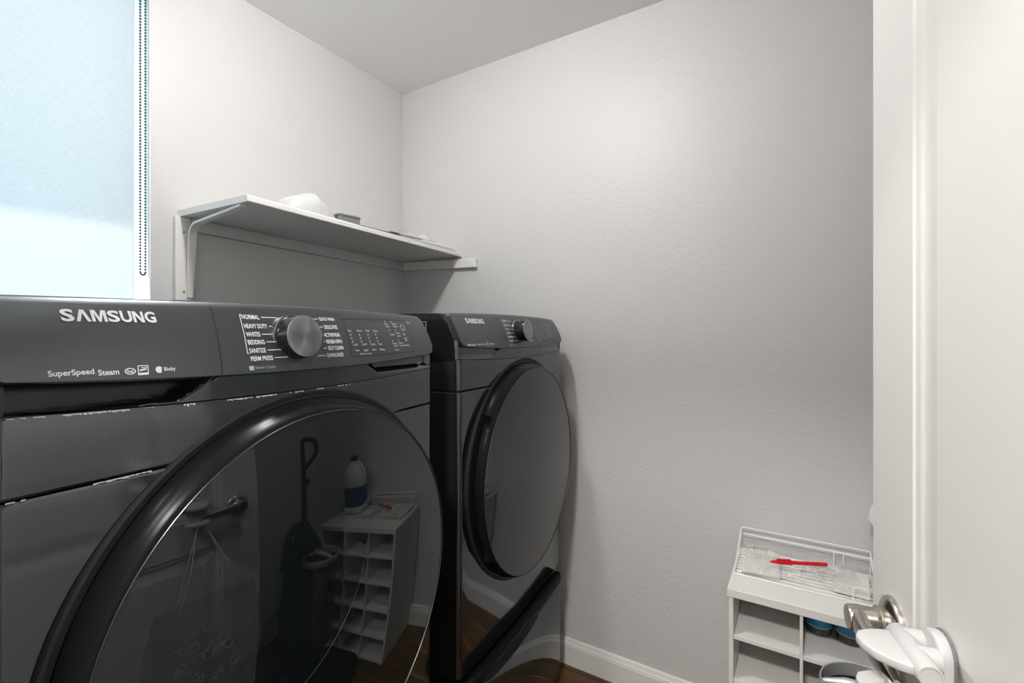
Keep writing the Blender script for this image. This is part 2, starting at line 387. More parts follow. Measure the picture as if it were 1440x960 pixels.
# beaded pull chain: loop hanging beside the fabric
mb = MB(); zt_, zb_ = 1.30, 0.432; cx0, cx1, cy = 0.6215 - 0.345, 0.6345 - 0.345, -0.018
path = []; L = zt_ - zb_; nb = int(L / 0.0088)
for k in range(nb): path.append((cx0, cy + .012 * 0, zt_ - L * k / nb))
for k in range(5): a = PI + PI * k / 4; path.append(((cx0 + cx1) / 2 + (cx1 - cx0) / 2 * math.cos(a), cy, zb_ + .008 * math.sin(a)))
for k in range(nb): path.append((cx1, cy, zb_ + L * (k + 1) / nb))
for p in path: mb.sphere(p, 0.0034, 7, 5)
tag(mb.build('bead', M['bead'], sh, smooth=True), kind='stuff')
MB().tube([path[0]] + path[nb - 1:nb + 6] + [path[-1]], 0.0006, 5).build('chain_cord', M['bead'], sh)

# small ceiling lamp
lamp = tag(empty('ceiling_lamp', (LX, LY, ZC)), 'small round white ceiling lamp above the washing machine', 'ceiling light')
MB().lathe([(0.0001, 0.0), (0.075, -0.0), (0.075, -0.012), (0.066, -0.018), (0.0001, -0.018)], 40).build('lamp_base', M['plastic'], lamp, smooth=True)
MB().lathe([(0.052, -0.0185), (0.055, -0.030), (0.053, -0.045), (0.045, -0.060), (0.030, -0.070), (0.0001, -0.074)], 40).build('lamp_dome', M['dome'], lamp, smooth=True)
def disk(name, r, power, loc, parent, col):
    l = D.lights.new(name, 'AREA'); l.shape = 'DISK'; l.size = 2 * r; l.energy = power; l.color = col; l.spread = rad(180)
    o = D.objects.new(name, l); COL.objects.link(o); o.parent = parent; o.location = loc; return o
hl = tag(empty('hall_ceiling_light', (-0.75, 0.15, ZC)), 'round flush ceiling light in the hall behind the doorway', 'ceiling light')  # fill light added to brighten the room from behind, no known fixture
MB().lathe([(0.15, 0.0), (0.15, -0.02), (0.14, -0.03), (0.132, -0.032)], 40).build('trim_ring', M['plastic'], hl, smooth=True)
MB().lathe([(0.132, -0.032), (0.07, -0.036), (0.0001, -0.037)], 40).build('diffuser', M['led'], hl, smooth=True)
disk('lamp_light', 0.13, HALL_POWER, (0, 0, -0.045), hl, (1.0, 0.97, 0.93))

# ------------------------------------------------------------------ laundry machines
HWD = 0.343
def yb(u): return -0.010 * (1 - min(1.0, (u / HWD) ** 2))
def zb(u): return 1.226 + 0.011 * (u / 0.333) ** 2
def zt(u): return 1.322 - 0.005 * (u / 0.333) ** 2
def z1(u): return 1.195 + 0.010 * (u / HWD) ** 2
def smooth(t): t = max(0.0, min(1.0, t)); return t * t * (3 - 2 * t)
def pan_y(u, z):
    t = (z - zb(u)) / (zt(u) - zb(u))
    return yb(u) - 0.006 * (1 - t) + 0.034 * t - 0.004 * math.sin(PI * max(0, min(1, t)))
def outline(back=0.76, inset=0.0, yoff=0.0):
    """plan outline of the cabinet, left back -> front -> right back"""
    R = 0.013; w_ = HWD - inset
    pts = [(-w_, back), (-w_, 0.30), (-w_, 0.07), (-w_, R)]
    for k in range(1, 7):
        a = PI + (PI / 2) * k / 6
        pts.append((-w_ + R + R * math.cos(a), R + R * math.sin(a)))
    nf = 28
    for k in range(1, nf):
        u = -w_ + R + (2 * w_ - 2 * R) * k / nf
        uu = u / (w_ - R)
        pts.append((u, -0.010 * (1 - uu * uu)))
    for k in range(0, 7):
        a = 1.5 * PI + (PI / 2) * k / 6
        pts.append((w_ - R + R * math.cos(a), R + R * math.sin(a)))
    pts += [(w_, 0.07), (w_, 0.30), (w_, back)]
    return [(x, y + (inset + yoff if y < 0.29 else 0)) for x, y in pts]
def shell(mb, levels, zfun=None):
    """levels: list of (z, inset, yoff); mats: 0 steel front, 1 black side"""
    rows = []
    for (z, ins, yo) in levels:
        rows.append([(x, y, z if zfun is None or y > .05 else zfun(x, z)) for (x, y) in outline(inset=ins, yoff=yo)])
    o = len(mb.v); k = len(rows[0])
    mb.add([p for r in rows for p in r], [])
    for i in range(len(rows) - 1):
        for j in range(k - 1):
            q = (o + i * k + j, o + i * k + j + 1, o + (i + 1) * k + j + 1, o + (i + 1) * k + j)
            mb.f.append(q); mb.mi.append(1 if (j < 3 or j >= k - 4) else 0)
    return rows
def on_panel(mb, vs, fs, u0, u1, za, zb2, lift=0.0007, mi=0, skew=0.0):
    u0 += .003; u1 += .003
    mb.add([(u0 + (u1 - u0) * a + skew * b, pan_y(u0 + (u1 - u0) * a, za + (zb2 - za) * b) - lift, za + (zb2 - za) * b) for a, b in vs], fs, mi)
GLYPH = {'M': [(0, 0), (0, 1), (.30, 1), (.5, .38), (.70, 1), (1, 1), (1, 0), (.79, 0), (.79, .72), (.58, 0), (.42, 0), (.21, .72), (.21, 0)],
         '\u039b': [(0, 0), (.35, 1), (.65, 1), (1, 0), (.75, 0), (.5, .72), (.25, 0)], 'N': [(0, 0), (0, 1), (.30, 1), (.76, .34), (.76, 1), (1, 1), (1, 0), (.70, 0), (.24, .66), (.24, 0)]}
def p_glyph(mb, ch, u0, u1, za, zb2):
    on_panel(mb, GLYPH[ch], [tuple(range(len(GLYPH[ch])))], u0, u1, za, zb2)
def p_text(mb, txt, u0, u1, za, zb2, bold=0.0, mi=0):
    vs, fs = text_mesh(txt, bold); on_panel(mb, vs, fs, u0, u1, za, zb2, mi=mi)
def p_line(mb, ua, za, ub, zb2, wd=0.0011, mi=0, lift=0.0007):
    ua += .003; ub += .003
    d = Vector((ub - ua, zb2 - za)); L = d.length; d.normalize(); nrm = Vector((-d.y, d.x)) * wd / 2; n = max(1, int(L / 0.02))
    P = []
    for k in range(n + 1):
        q = Vector((ua, za)) + d * L * k / n
        P.append([(q.x + s * nrm.x, pan_y(q.x + s * nrm.x, q.y + s * nrm.y) - lift, q.y + s * nrm.y) for s in (1, -1)])
    mb.grid(P, mi=mi)
def p_loop(mb, pts, wd, mi=0):
    for k in range(len(pts)): p_line(mb, *pts[k], *pts[(k + 1) % len(pts)], wd, mi)
def p_poly(mb, pts, mi=0, lift=0.0007):
    pts = [(u + .003, z) for u, z in pts]
    mb.add([(u, pan_y(u, z) - lift, z) for u, z in pts], [tuple(range(len(pts)))], mi)

def machine(name, label, cat, loc, phi, dz, grip, left_words, right_words, badges, zbase):
    root = tag(empty(name, (loc[0], loc[1], zbase), phi), label, cat)
    def Z(mb): mb.v = [(x, y, z + dz - zbase) for (x, y, z) in mb.v]; return mb
    zc = 1.1255
    bot = zbase - dz
    # lower cabinet
    mb = MB(); r = shell(mb, [(bot + .004, .004, 0), (bot + .012, 0, 0), (0.9, 0, 0), (zc - .004, 0, 0), (zc - .0012, .0015, 0), (zc - .0012, .012, 0)])
    for rr in (r[0],): mb.add(rr, [tuple(range(len(rr)))], 1)
    mb.add([r[0][0], r[0][-1], r[-1][-1], r[-1][0]], [(0, 1, 2, 3)], 1)
    Z(mb).build('cabinet', [M['steel'], M['side']], root, smooth=True, auto=28)
    # fascia band between the two seams
    mb = MB()
    shell(mb, [(zc + .0012, .012, 0), (zc + .0012, .0015, 0), (zc + .004, 0, 0), (1.16, 0, 0), (1.19, 0, 0), (1.2, .0012, 0), (1.2, .012, 0)],
          lambda x, z: z if z < 1.18 else (z1(x) - .003 if abs(z - 1.19) < 1e-6 else z1(x) - .0006))
    Z(mb).build('front_fascia', [M['steel'], M['side']], root, smooth=True, auto=28)
    # console strip with the two hand scoops under the control panel
    def zlow(u):
        if u < -0.185: return 1.2005
        if u < -0.128: return 1.2005 + (u + 0.185) / 0.057 * 0.034
        if u < 0.118: return 9
        if u < 0.162: return 1.228 - (u - 0.118) / 0.044 * 0.026
        return 1.2035
    rows = []
    for i in range(41):
        row = []
        for j in range(281):
            u = -HWD + 2 * HWD * j / 280
            z = z1(u) + .0008 + (1.250 - z1(u)) * i / 40
            dpt = 0.003 * smooth((z - 1.226) / .014)
            zl = zlow(u)
            if u < 0: dpt = max(dpt, (0.055 * smooth((z - zl) / 0.007) if grip > 0 else 0.006 * smooth((z - zl) / 0.016)) * smooth((u + HWD) / .010))
            else: dpt = max(dpt, (0.011 if grip > 0 else .006) * smooth((z - zl) / 0.016) * smooth((0.336 - u) / .012))
            e = max(0.0, abs(u) - (HWD - 0.013)); corner = 0.013 - math.sqrt(max(0.0, 0.013 ** 2 - e * e))
            row.append((u, yb(u) * (1 if e == 0 else 0) + corner + dpt, z))
        rows.append(row)
    mb = MB().grid(rows); dep = [[p[1] - yb(p[0]) for p in r_] for r_ in rows]
    for i in range(40):
        for j in range(280):
            if grip > 0 and j < 132 and min(dep[i][j], dep[i + 1][j + 1], dep[i][j + 1], dep[i + 1][j]) > .030: mb.mi[i * 280 + j] = 1  # deepest scoop faces set black: the recess shadow is put into the colour
    Z(mb).build('drawer_front', [M['steel'], M['rubber']], root, smooth=True, auto=60)
    # upper cabinet behind the control panel and the lid
    mb = MB()
    W2 = HWD
    prof = [(0.034, 1.2), (0.034, 1.215), (0.040, 1.24), (0.050, 1.305), (0.056, 1.3165), (0.066, 1.3185), (0.30, 1.3190), (0.70, 1.3190), (0.755, 1.317), (0.76, 1.312), (0.76, 1.2)]
    rows = []
    for u, ins in ((-W2, .004), (-W2, 0.0005), (-W2 + .004, 0), (-0.1, 0), (0.1, 0), (W2 - .004, 0), (W2, .0005), (W2, .004)):
        rows.append([(u, y, z - (ins if z > 1.3 else 0)) for y, z in prof])
    mb.grid(rows)
    k = len(prof); mb.add(rows[0], [tuple(range(k))], 0); mb.add(rows[-1], [tuple(range(k))], 0)
    for sx in (-1, 1):
        ck = [(.11, 1.2), (.0125, 1.2), (.0125, 1.232), (.022, 1.262), (.034, 1.292), (.058, 1.312), (.11, 1.312)]
        mb.add([(sx * xx, y, z) for xx in (.328, .3429) for y, z in ck], [tuple(range(7)), tuple(range(7, 14))] + [(i, (i + 1) % 7, 7 + (i + 1) % 7, 7 + i) for i in range(7)])
    Z(mb).build('lid', M['blackgloss'], root, smooth=True, auto=35)
    # bright edge of the side sheet
    mb = MB()
    for s in (1, -1):
        mb = MB(); x = s * (HWD + .0004); mb.add([(x, .098, bot + .02), (x, .1005, bot + .02), (x, .1005, 1.298), (x, .098, 1.298)], [(0, 1, 2, 3)])
        mb.add([(x, .1005, 1.2965), (x, .5, 1.2965), (x, .5, 1.298), (x, .1005, 1.298)], [(0, 1, 2, 3)])
        Z(mb).build('side_seam', M['plasticgrey'], root)
    # control panel
    HWP = 0.341; P = []; NU = 60; NT = 14
    def pedge(u):
        cr_ = .004 if grip > 0 and u < 0 else .016; e = max(0.0, abs(u) - (HWP - cr_)); return cr_ - math.sqrt(max(0.0, cr_ ** 2 - e * e))
    for i in range(NT + 1):
        t = i / NT; row = []
        for j in range(NU + 1):
            u = HWP * math.sin(PI / 2 * (2 * j / NU - 1) * 1.0) if False else HWP * (2 * j / NU - 1)
            if abs(u) > HWP - .02: u = math.copysign(HWP - .02 + .02 * math.sin(PI / 2 * (abs(u) - HWP + .02) / .02), u)
            za, zbb = zb(u) + pedge(u), zt(u) - pedge(u) * 0.5
            z = za + (zbb - za) * t
            row.append((u, pan_y(u, z), z))
        P.append(row)
    mb = MB()
    def off(row, dy, dz_, k): return [(x * k, y + dy, z + dz_) for x, y, z in row]
    full = [off(P[0], .012, .003, .99), off(P[0], .008, -.0022, .999), off(P[0], .003, -.0022, 1), P[0]] + P[1:-1] + [P[-1], off(P[-1], .003, .0018, 1), off(P[-1], .014, .0012, .999)]
    mb.grid(full)
    for s in (0, -1):
        col = [r_[s] for r_ in full]; mb.grid([col, [(x - math.copysign(.0005, x), y + .012, z) for x, y, z in col], [(x - math.copysign(.003, x), y + .05, z) for x, y, z in col]])
    pan = Z(mb).build('control_panel', M['panel'], root, smooth=True, auto=50)
    mb = MB(); p_line(mb, -0.134, 1.3185, -0.142, 1.2295, .0010); Z(mb).build('panel_seam', M['linedark'], pan)
    # lettering
    mb = MB(); lx = -0.2880
    for ch, wd in zip('S\u039bMSUNG', (.0108, .0122, .0132, .0106, .0106, .0106, .0110)):
        (p_glyph(mb, ch, lx, lx + wd, 1.2942, 1.3068) if ch in GLYPH else p_text(mb, ch, lx, lx + wd, 1.2940, 1.3070, 0.03)); lx += wd + .0010
    tag(Z(mb).build('brand_lettering', M['print'], pan), kind='stuff')
    mb = MB(); badges(mb); tag(Z(mb).build('badge_lettering', M['print'], pan), kind='stuff')
    mb = MB()
    for (txt, u0, u1, z) in left_words + right_words: p_text(mb, txt, u0, u1, z - .0032, z + .0032, 0.018)
    for (txt, u0, u1, z), e in zip(left_words, (-.042, -.048, -.052, -.055, -.051, -.043)): p_line(mb, u1 + .003, z, e, z, .0010)
    for (txt, u0, u1, z), e in zip(right_words, (.020, .027, .031, .031, .027, .012)): p_line(mb, e, z, u0 - .003, z, .0010)
    p_line(mb, -.0985, 1.3075, -.1035, 1.254, .0010)
    p_line(mb, -.0985, 1.3075, -.0965, 1.3075, .0010); p_line(mb, -.1035, 1.254, -.1015, 1.254, .0010)
    tag(Z(mb).build('cycle_lettering', M['print'], pan), kind='stuff')
    mb = MB(); p_poly(mb, [(-.1055, 1.231), (-.0985, 1.231), (-.0985, 1.237), (-.1055, 1.237)]); p_text(mb, 'Steam Cycles', -.0965, -.066, 1.2312, 1.2362, .0)
    tag(Z(mb).build('steam_lettering', M['printblue'], pan), kind='stuff')
    # display
    mb = MB(); p_loop(mb, [(.089, 1.304), (.092, 1.3075), (.268, 1.3075), (.271, 1.304), (.263, 1.2455), (.260, 1.243), (.088, 1.241), (.085, 1.244)], .0012)
    for uu in (.093, .113, .133, .153): p_loop(mb, [(uu, 1.2465), (uu + .016, 1.2467), (uu + .0165, 1.2557), (uu + .0005, 1.2555)], .0005)
    tag(Z(mb).build('display_outline', M['linedark'], pan), kind='stuff')
    mb = MB()
    for u0, top, bt, btn in ((.092, 'Hot', 'Cold', 'Temp'), (.114, 'Heavy', 'Light', 'Soil'), (.136, 'High', 'Drain', 'Spin'), (.157, 'Extra', 'None', 'Rinse')):
        p_text(mb, top, u0, u0 + .0026 * len(top), 1.2835, 1.2875); p_text(mb, bt, u0 + .002, u0 + .002 + .0026 * len(bt), 1.259, 1.263)
        p_text(mb, btn, u0 + .003, u0 + .003 + .0026 * len(btn), 1.2488, 1.2528, .01)
        for k in range(3): p_line(mb, u0 + .003, 1.280 - .006 * k, u0 + .003, 1.277 - .006 * k, .0016)
    for u0, z, tx in ((.199, 1.2995, 'Pre'), (.199, 1.2945, 'Soak'), (.222, 1.300, 'Extra'), (.223, 1.2948, 'Rinse'), (.203, 1.2785, 'Steam'), (.222, 1.281, 'Delay'), (.225, 1.2755, 'End'),
                      (.201, 1.2615, 'Smart'), (.202, 1.2565, 'Check'), (.221, 1.2615, 'Smart'), (.221, 1.2567, 'Control'), (.243, 1.2785, 'Off'), (.240, 1.2567, 'Start'), (.202, 1.249, '3 sec')):
        p_text(mb, tx, u0, u0 + .0028 * len(tx), z - .0018, z + .0018, .008)
    for u0, z in ((.202, 1.3045), (.222, 1.304), (.204, 1.287), (.224, 1.287), (.203, 1.2665), (.221, 1.2665)): p_line(mb, u0, z, u0 + .002, z, .002)
    c = [(.2515 + .0062 * math.cos(2 * PI * k / 14), 1.2925 + .0055 * math.sin(2 * PI * k / 14)) for k in range(14)]; p_loop(mb, c, .0010)
    for q in ((-1, 1), (1, 1)): p_line(mb, .248 - .005 * q[0], 1.2685 - .004, .248 + .005 * q[0], 1.2685 + .004, .0010)
    p_text(mb, 'Child Lock', .105, .135, 1.2432, 1.2462); p_text(mb, 'Smart', .274, .285, 1.302, 1.3055, .01)
    tag(Z(mb).build('display_lettering', M['printdim'], pan), kind='stuff')
    # cycle knob, its axis square to the sloping panel
    ku, kz = (-0.0205 if grip > 0 else -.0135), 1.2745; KH = 0 if grip > 0 else -.007
    sl_ = (pan_y(ku, kz + .02) - pan_y(ku, kz - .02)) / .04
    KT = rad(6)
    prof = [(0.034, 0.002), (0.034, -0.003), (0.0325, -0.0045), (0.0315, -0.0045)]
    def knobpart(nm, prof, m, knurl=0, par=None):
        mb = MB(); n = 72; rows = []; prof = [(r * .95, h + (KH if h < -.01 else 0)) for r, h in prof]
        for r, h in prof:
            rows.append([((r * (1 - (knurl if (k % 2 and -0.0225 < h < -0.0025) else 0))) * math.cos(2 * PI * k / n), h, (r * (1 - (knurl if (k % 2 and -0.0225 < h < -0.0025) else 0))) * math.sin(2 * PI * k / n)) for k in range(n)])
        mb.grid(rows, True)
        o = mb.build(nm, m, par or root, smooth=True, auto=40)
        if par is None: o.location = (ku, pan_y(ku, kz), kz + dz - zbase); o.rotation_euler = (-KT, 0, 0)
        return o
    kb = knobpart('cycle_knob', [(0.0355, 0.010), (0.0355, -0.001), (0.0338, -0.003), (0.0338, -0.0220), (0.0330, -0.0240)], M['blackgloss'], 0.02)
    knobpart('knob_ring', [(0.0378, 0.011), (0.0378, -0.0008), (0.0356, -0.0014), (0.0356, 0.010)], M['kring'], 0, kb)
    knobpart('knob_face', [(0.0331, -0.0238), (0.0324, -0.0252), (0.0316, -0.0255), (0.015, -0.0255), (0.0002, -0.0255)], M['turned'], 0, kb)
    # door: wall of the ring with hand grip, black glass, gasket
    ZC_ = 0.872; ns = 144; YG = 0.024 if grip > 0 else 0.016
    def rpt(r, y, a, rec=0.0):
        m = 0.0
        ang = math.degrees(a) % 360; ang = ang - 360 if ang > 180 else ang
        c0 = 0 if grip > 0 else 180
        dlt = abs((ang - c0 + 180) % 360 - 180)
        m = smooth((37 - dlt) / 3.0)
        rr = r - rec * m
        return (rr * math.cos(a), y * (1 + rr * math.cos(a) * YG / .0475) if y < 0 else y, ZC_ - 0.14 * max(0, -y) + rr * math.sin(a))
    def ringgrid(prof, n=ns, flip=False):
        return MB().grid([[rpt(p[0], p[1], 2 * PI * k / n, p[2] if len(p) > 2 else 0) for k in range(n)] for p in prof], True)
    door = Z(ringgrid([(0.300, 0.004), (0.3105, 0.002), (0.3115, -0.006), (0.3115, -0.010, .004), (0.311, -0.013, .020), (0.3105, -0.022, .024), (0.3085, -0.030, .024), (0.3065, -0.0345, .012), (0.305, -0.038, 0.0), (0.3025, -0.0445), (0.2995, -0.048), (0.297, -0.0485), (0.2955, -0.046)])).build('door', M['ring'], root, smooth=True, auto=38)
    Z(ringgrid([(0.323, 0.003), (0.323, -0.0095), (0.320, -0.0115), (0.313, -0.0105), (0.311, 0.003)])).build('door_gasket', M['rubber'], door, smooth=True)
    Z(ringgrid([(0.2982, -0.0478), (0.2975, -0.0490), (0.2966, -0.0488), (0.2962, -0.0478)])).build('door_rim', M['rim'], door, smooth=True)
    R0 = 0.2966; sag = 0.014 if grip > 0 else 0.017
    gp = [(R0 * k / 24, -0.0475 - sag * (1 - (k / 24) ** 2)) for k in range(24, 0, -1)] + [(0.0004, -0.0475 - sag)]
    mb = MB().grid([[(r * math.cos(2 * PI * k / ns), y - YG * r * math.cos(2 * PI * k / ns), ZC_ - .14 * .0475 + r * math.sin(2 * PI * k / ns)) for k in range(ns)] for r, y in gp], True)
    mb.f.append(tuple(range(len(mb.v) - ns, len(mb.v)))); mb.mi.append(0)
    Z(mb).build('door_glass', M['glass_black'], door, smooth=True, auto=60)
    # thin grey arc line in the lower right of the glass
    def gy(r): return -0.0475 - sag * (1 - (r / R0) ** 2)
    if grip > 0:
        mb = MB(); cu, cz_, rr_ = -0.118, 0.965, 0.188; pts = []
        for k in range(40):
            a = rad(-75 + 68 * k / 39); u = cu + rr_ * math.cos(a); z = cz_ + rr_ * math.sin(a)
            pts.append((u, gy(math.hypot(u, z - (ZC_ - .0067))) - YG * u - .0003, z))
        mb.tube(pts, 0.0004, 5); Z(mb).build('inner_window_line', M['rim'], door)
    # worn paint along the seams
    mb = MB()
    def chip(u0, u1, zf, th, n, dens=0.8):
        for k in range(n):
            if random.random() > dens: continue
            ua = u0 + (u1 - u0) * k / n; ub = ua + (u1 - u0) / n * random.uniform(.7, 1.1); h0 = th * random.uniform(.35, 1); h1 = th * random.uniform(.35, 1)
            za, zb3 = zf(ua), zf(ub); o = -0.0006
            mb.add([(ua, yb(ua) + o, za), (ub, yb(ub) + o, zb3), (ub, yb(ub) + o, zb3 - h1), (ua, yb(ua) + o, za - h0)], [(0, 1, 2, 3)])
    if grip > 0:
        s1 = lambda u: z1(u) - .0012
        chip(-.335, -.300, s1, .0016, 8, .7); chip(-.292, -.236, s1, .0022, 14, .9); chip(-.222, -.212, s1, .001, 3); chip(-.182, -.168, s1, .0035, 4)
        chip(-.13, -.058, s1, .0022, 16, .9); chip(-.042, -.012, s1, .002, 6, .9); chip(.01, .028, s1, .0018, 5); chip(.058, .086, s1, .0022, 7, .7)
        s2 = lambda u: zc + .0006
        chip(-.338, -.318, s2, .0018, 6, .8); chip(-.268, -.215, s2, .0024, 10, .95)
        for k in range(26):
            u = random.uniform(-.3, .3); z = random.uniform(1.13, 1.19); s = random.uniform(.0004, .0009)
            mb.add([(u, yb(u) - .0006, z), (u + s, yb(u) - .0006, z), (u + s, yb(u) - .0006, z + s), (u, yb(u) - .0006, z + s)], [(0, 1, 2, 3)])
        tag(Z(mb).build('chipped_paint', M['chip'], root), kind='stuff')
    for s in (-1, 1):
        for yy in (.06, .68): MB().lathe([(0.0, 0), (.022, 0), (.022, .012), (.0, .012)], 16, c=(s * .28, yy, -.008)).build('foot', M['rubber'], root)
    return root

LW = [('NORMAL', -.0965, -.0705, 1.3045), ('HEAVY DUTY', -.0975, -.0625, 1.2915), ('WHITES', -.0985, -.0775, 1.280), ('BEDDING', -.0992, -.0742, 1.269), ('SANITIZE', -.1000, -.0755, 1.2575), ('PERM PRESS', -.1005, -.067, 1.2465)]
RW = [('QUICK WASH', .037, .070, 1.3045), ('DELICATES', .042, .070, 1.2915), ('ACTIVEWEAR', .036, .070, 1.2785), ('RINSE+SPIN', .0365, .070, 1.2675), ('SELF CLEAN', .0365, .069, 1.2570), ('DOWNLOADED', .031, .066, 1.2455)]
LW2 = [('NORMAL', -.0965, -.0705, 1.3045), ('HEAVY DUTY', -.0975, -.0625, 1.2915), ('TOWELS', -.0985, -.0775, 1.280), ('BEDDING', -.0992, -.0742, 1.269), ('PERM PRESS', -.1000, -.0675, 1.2575), ('SANITIZE', -.1005, -.076, 1.2465)]
RW2 = [('QUICK DRY', .037, .068, 1.3045), ('DELICATES', .042, .070, 1.2915), ('AIR FLUFF', .036, .066, 1.2785), ('TIME DRY', .0365, .063, 1.2675), ('WOOL', .0365, .053, 1.2570), ('DOWNLOADED', .031, .066, 1.2455)]
def badges_w(mb):
    p_text(mb, 'SuperSpeed', -.307, -.2715, 1.2380, 1.2455, .02); p_text(mb, 'Steam', -.2685, -.2505, 1.2377, 1.2437, .02)
    c = [(-.2375 + .0052 * math.cos(2 * PI * k / 18), 1.2402 + .0036 * math.sin(2 * PI * k / 18)) for k in range(18)]
    c2 = [(-.2375 + .0040 * math.cos(2 * PI * k / 18), 1.2402 + .0026 * math.sin(2 * PI * k / 18)) for k in range(18)]
    mb.add([(u, pan_y(u, z) - .0007, z) for u, z in c] + [(u, pan_y(u, z) - .0007, z) for u, z in c2], [(k, (k + 1) % 18, 18 + (k + 1) % 18, 18 + k) for k in range(18)])
    p_text(mb, 'he', -.2432, -.2378, 1.2384, 1.2421, .03)
    p_loop(mb, [(-.2335, 1.2358), (-.2240, 1.2358), (-.2230, 1.2455), (-.2325, 1.2455)], .0009)
    p_poly(mb, [(-.2332, 1.2360), (-.2242, 1.2360), (-.2240, 1.2378), (-.2330, 1.2378)]); p_line(mb, -.2315, 1.2405, -.2250, 1.2418, .0018); p_line(mb, -.2300, 1.2435, -.2240, 1.2435, .0007)
    p_poly(mb, [(-.2125 + .0038 * math.cos(2 * PI * k / 18), 1.2400 + .0038 * math.sin(2 * PI * k / 18)) for k in range(2, 16)])
    p_text(mb, 'Bixby', -.2075, -.1955, 1.2368, 1.2425, .015)
def badges_d(mb):
    p_text(mb, 'Multi Steam', -.318, -.283, 1.2375, 1.2425, .02); p_text(mb, 'Sensor Dry', -.276, -.234, 1.2375, 1.2425, .02)
    p_loop(mb, [(-.2295, 1.2358), (-.2200, 1.2358), (-.2195, 1.2455), (-.2290, 1.2455)], .0009); p_line(mb, -.2280, 1.240, -.221, 1.241, .002)
    p_text(mb, 'Bixby', -.212, -.192, 1.2368, 1.2425, .02)
PH_W, PH_D = rad(7), rad(5)
PED = {}
washer = machine('washing_machine', 'dark grey front-load washing machine in the foreground, left of the other machine, with chipped paint', 'washing machine',
                 (0.4615, 0.6650), PH_W, 0.0, 1, LW, RW, badges_w, 0.430)
washer.scale.x = 1.02
dryer = machine('clothes_dryer', 'dark grey front-load dryer on the right, between the washing machine and the plain wall', 'dryer',
                (1.24987, 0.73987), PH_D, 0.012, -1, LW2, RW2, badges_d, 0.430)
for nm, lb, lc, ph, H in (('laundry_pedestal', 'dark pedestal drawer carrying the washing machine in the foreground', (0.4615, 0.6650), PH_W, .420), ('laundry_pedestal', 'dark pedestal drawer with long black grip, under the dryer by the plain wall', (1.24987, 0.73987), PH_D, .420)):
    pr = tag(empty(nm, (*lc, 0), ph), lb, 'pedestal', None)
    mb = MB(); r = shell(mb, [(.02, .006, .012), (.37, .006, .012), (H, .006, .012)]); mb.add(r[-1], [tuple(range(len(r[-1])))], 1); mb.add(r[0], [tuple(range(len(r[0])))], 1)
    mb.build('pedestal_body', [M['side'], M['side']], pr, smooth=True, auto=28)
    mb = MB(); r = shell(mb, [(.03, .012, 0), (.03, .002, 0), (.034, 0, 0), (.364, 0, 0), (.369, .002, 0), (.369, .012, 0)])
    mb.v = [(x, min(y, .05), z) for x, y, z in mb.v]
    mb.build('drawer_front', [M['steel'], M['side']], pr, smooth=True, auto=28)
    # long grip bar with a finger pocket
    rows = []
    NB = 60
    for j in range(NB + 1):
        u = -.325 + .625 * j / NB
        e = max(0, (u - .300 + .018) / .018); e = min(1, e); e2 = min(1, max(0, (-.325 + .018 - u) / .018)); e = max(e, e2); hsc = math.sqrt(max(0.02, 1 - e * e))
        bl = math.exp(-((u + .10) / .13) ** 4); zc_, hh_ = .407 - .009 * bl, (.0195 + .0085 * bl) * hsc
        row = []
        for k in range(16):
            a = 2 * PI * k / 16
            row.append((u, yb(u) - .003 + .016 * math.copysign(abs(math.cos(a)) ** .6, math.cos(a)) * hsc, zc_ + hh_ * math.copysign(abs(math.sin(a)) ** .6, math.sin(a))))
        rows.append(row)
    mb = MB().grid(rows, True); mb.add(rows[0], [tuple(range(16))]); mb.add(rows[-1], [tuple(range(16))])
    bar = mb.build('drawer_grip', M['grip'], pr, smooth=True, auto=50)
    pts = []
    for k in range(48):
        a = 2 * PI * k / 48; u = -.10 + .165 * math.cos(a); z = .396 + .022 * math.sin(a); pts.append((u, yb(u) - .0195, z))
    MB().tube(pts, .0011, 6, True).build('pocket_rim', M['rim'], bar, smooth=True)
    mb = MB(); mb.add([(p[0] * 1.0, p[1] + .0006, p[2]) for p in pts], [tuple(range(48))]); mb.build('finger_pocket', M['rubber'], bar)
    pts = [(-.32 + .6 * k / 30, yb(-.32 + .6 * k / 30) - .0105, .3885 - .0165 * math.exp(-((-.22 + .6 * k / 30) / .13) ** 4)) for k in range(31)]
    MB().tube(pts, .0012, 6).build('grip_edge', M['rim'], bar, smooth=True)
    for s in (-1, 1):
        for yy in (.07, .68): MB().lathe([(0.0, 0), (.022, 0), (.022, .022), (.0, .022)], 16, c=(s * .28, yy, 0)).build('foot', M['rubber'], pr)

# ------------------------------------------------------------------ wall shelf
def zsh(x): return 1.643 - (x - 0.72) / (XE - 0.72) * 0.024
shelf = tag(empty('wall_shelf', (1.2, YN, 1.62)), 'white painted board shelf on cleats in the corner above the machines', 'shelf')
def SL(mb): mb.v = [(x - 1.2, y - YN, z - 1.62) for x, y, z in mb.v]; return mb
mb = MB(); xs = [0.712 + (XE - .001 - 0.712) * k / 6 for k in range(7)]; rows = []
for k, x in enumerate(xs):
    yf = 1.304; x_f = x + (.016 if k == 0 else 0)
    prof = [(YN - .001, zsh(x)), (yf + .002, zsh(x)), (yf, zsh(x) + .002), (yf, zsh(x) + .015), (yf + .004, zsh(x) + .019), (YN - .001, zsh(x) + .019)]
    rows.append([(x + ((.016 * (YN - y) / .36) if k == 0 else 0), y, z) for y, z in prof])
mb.grid(rows, True); mb.add(rows[0], [tuple(range(6))]); mb.add(rows[-1], [tuple(range(6))])
SL(mb).build('shelf_board', M['trim'], shelf)
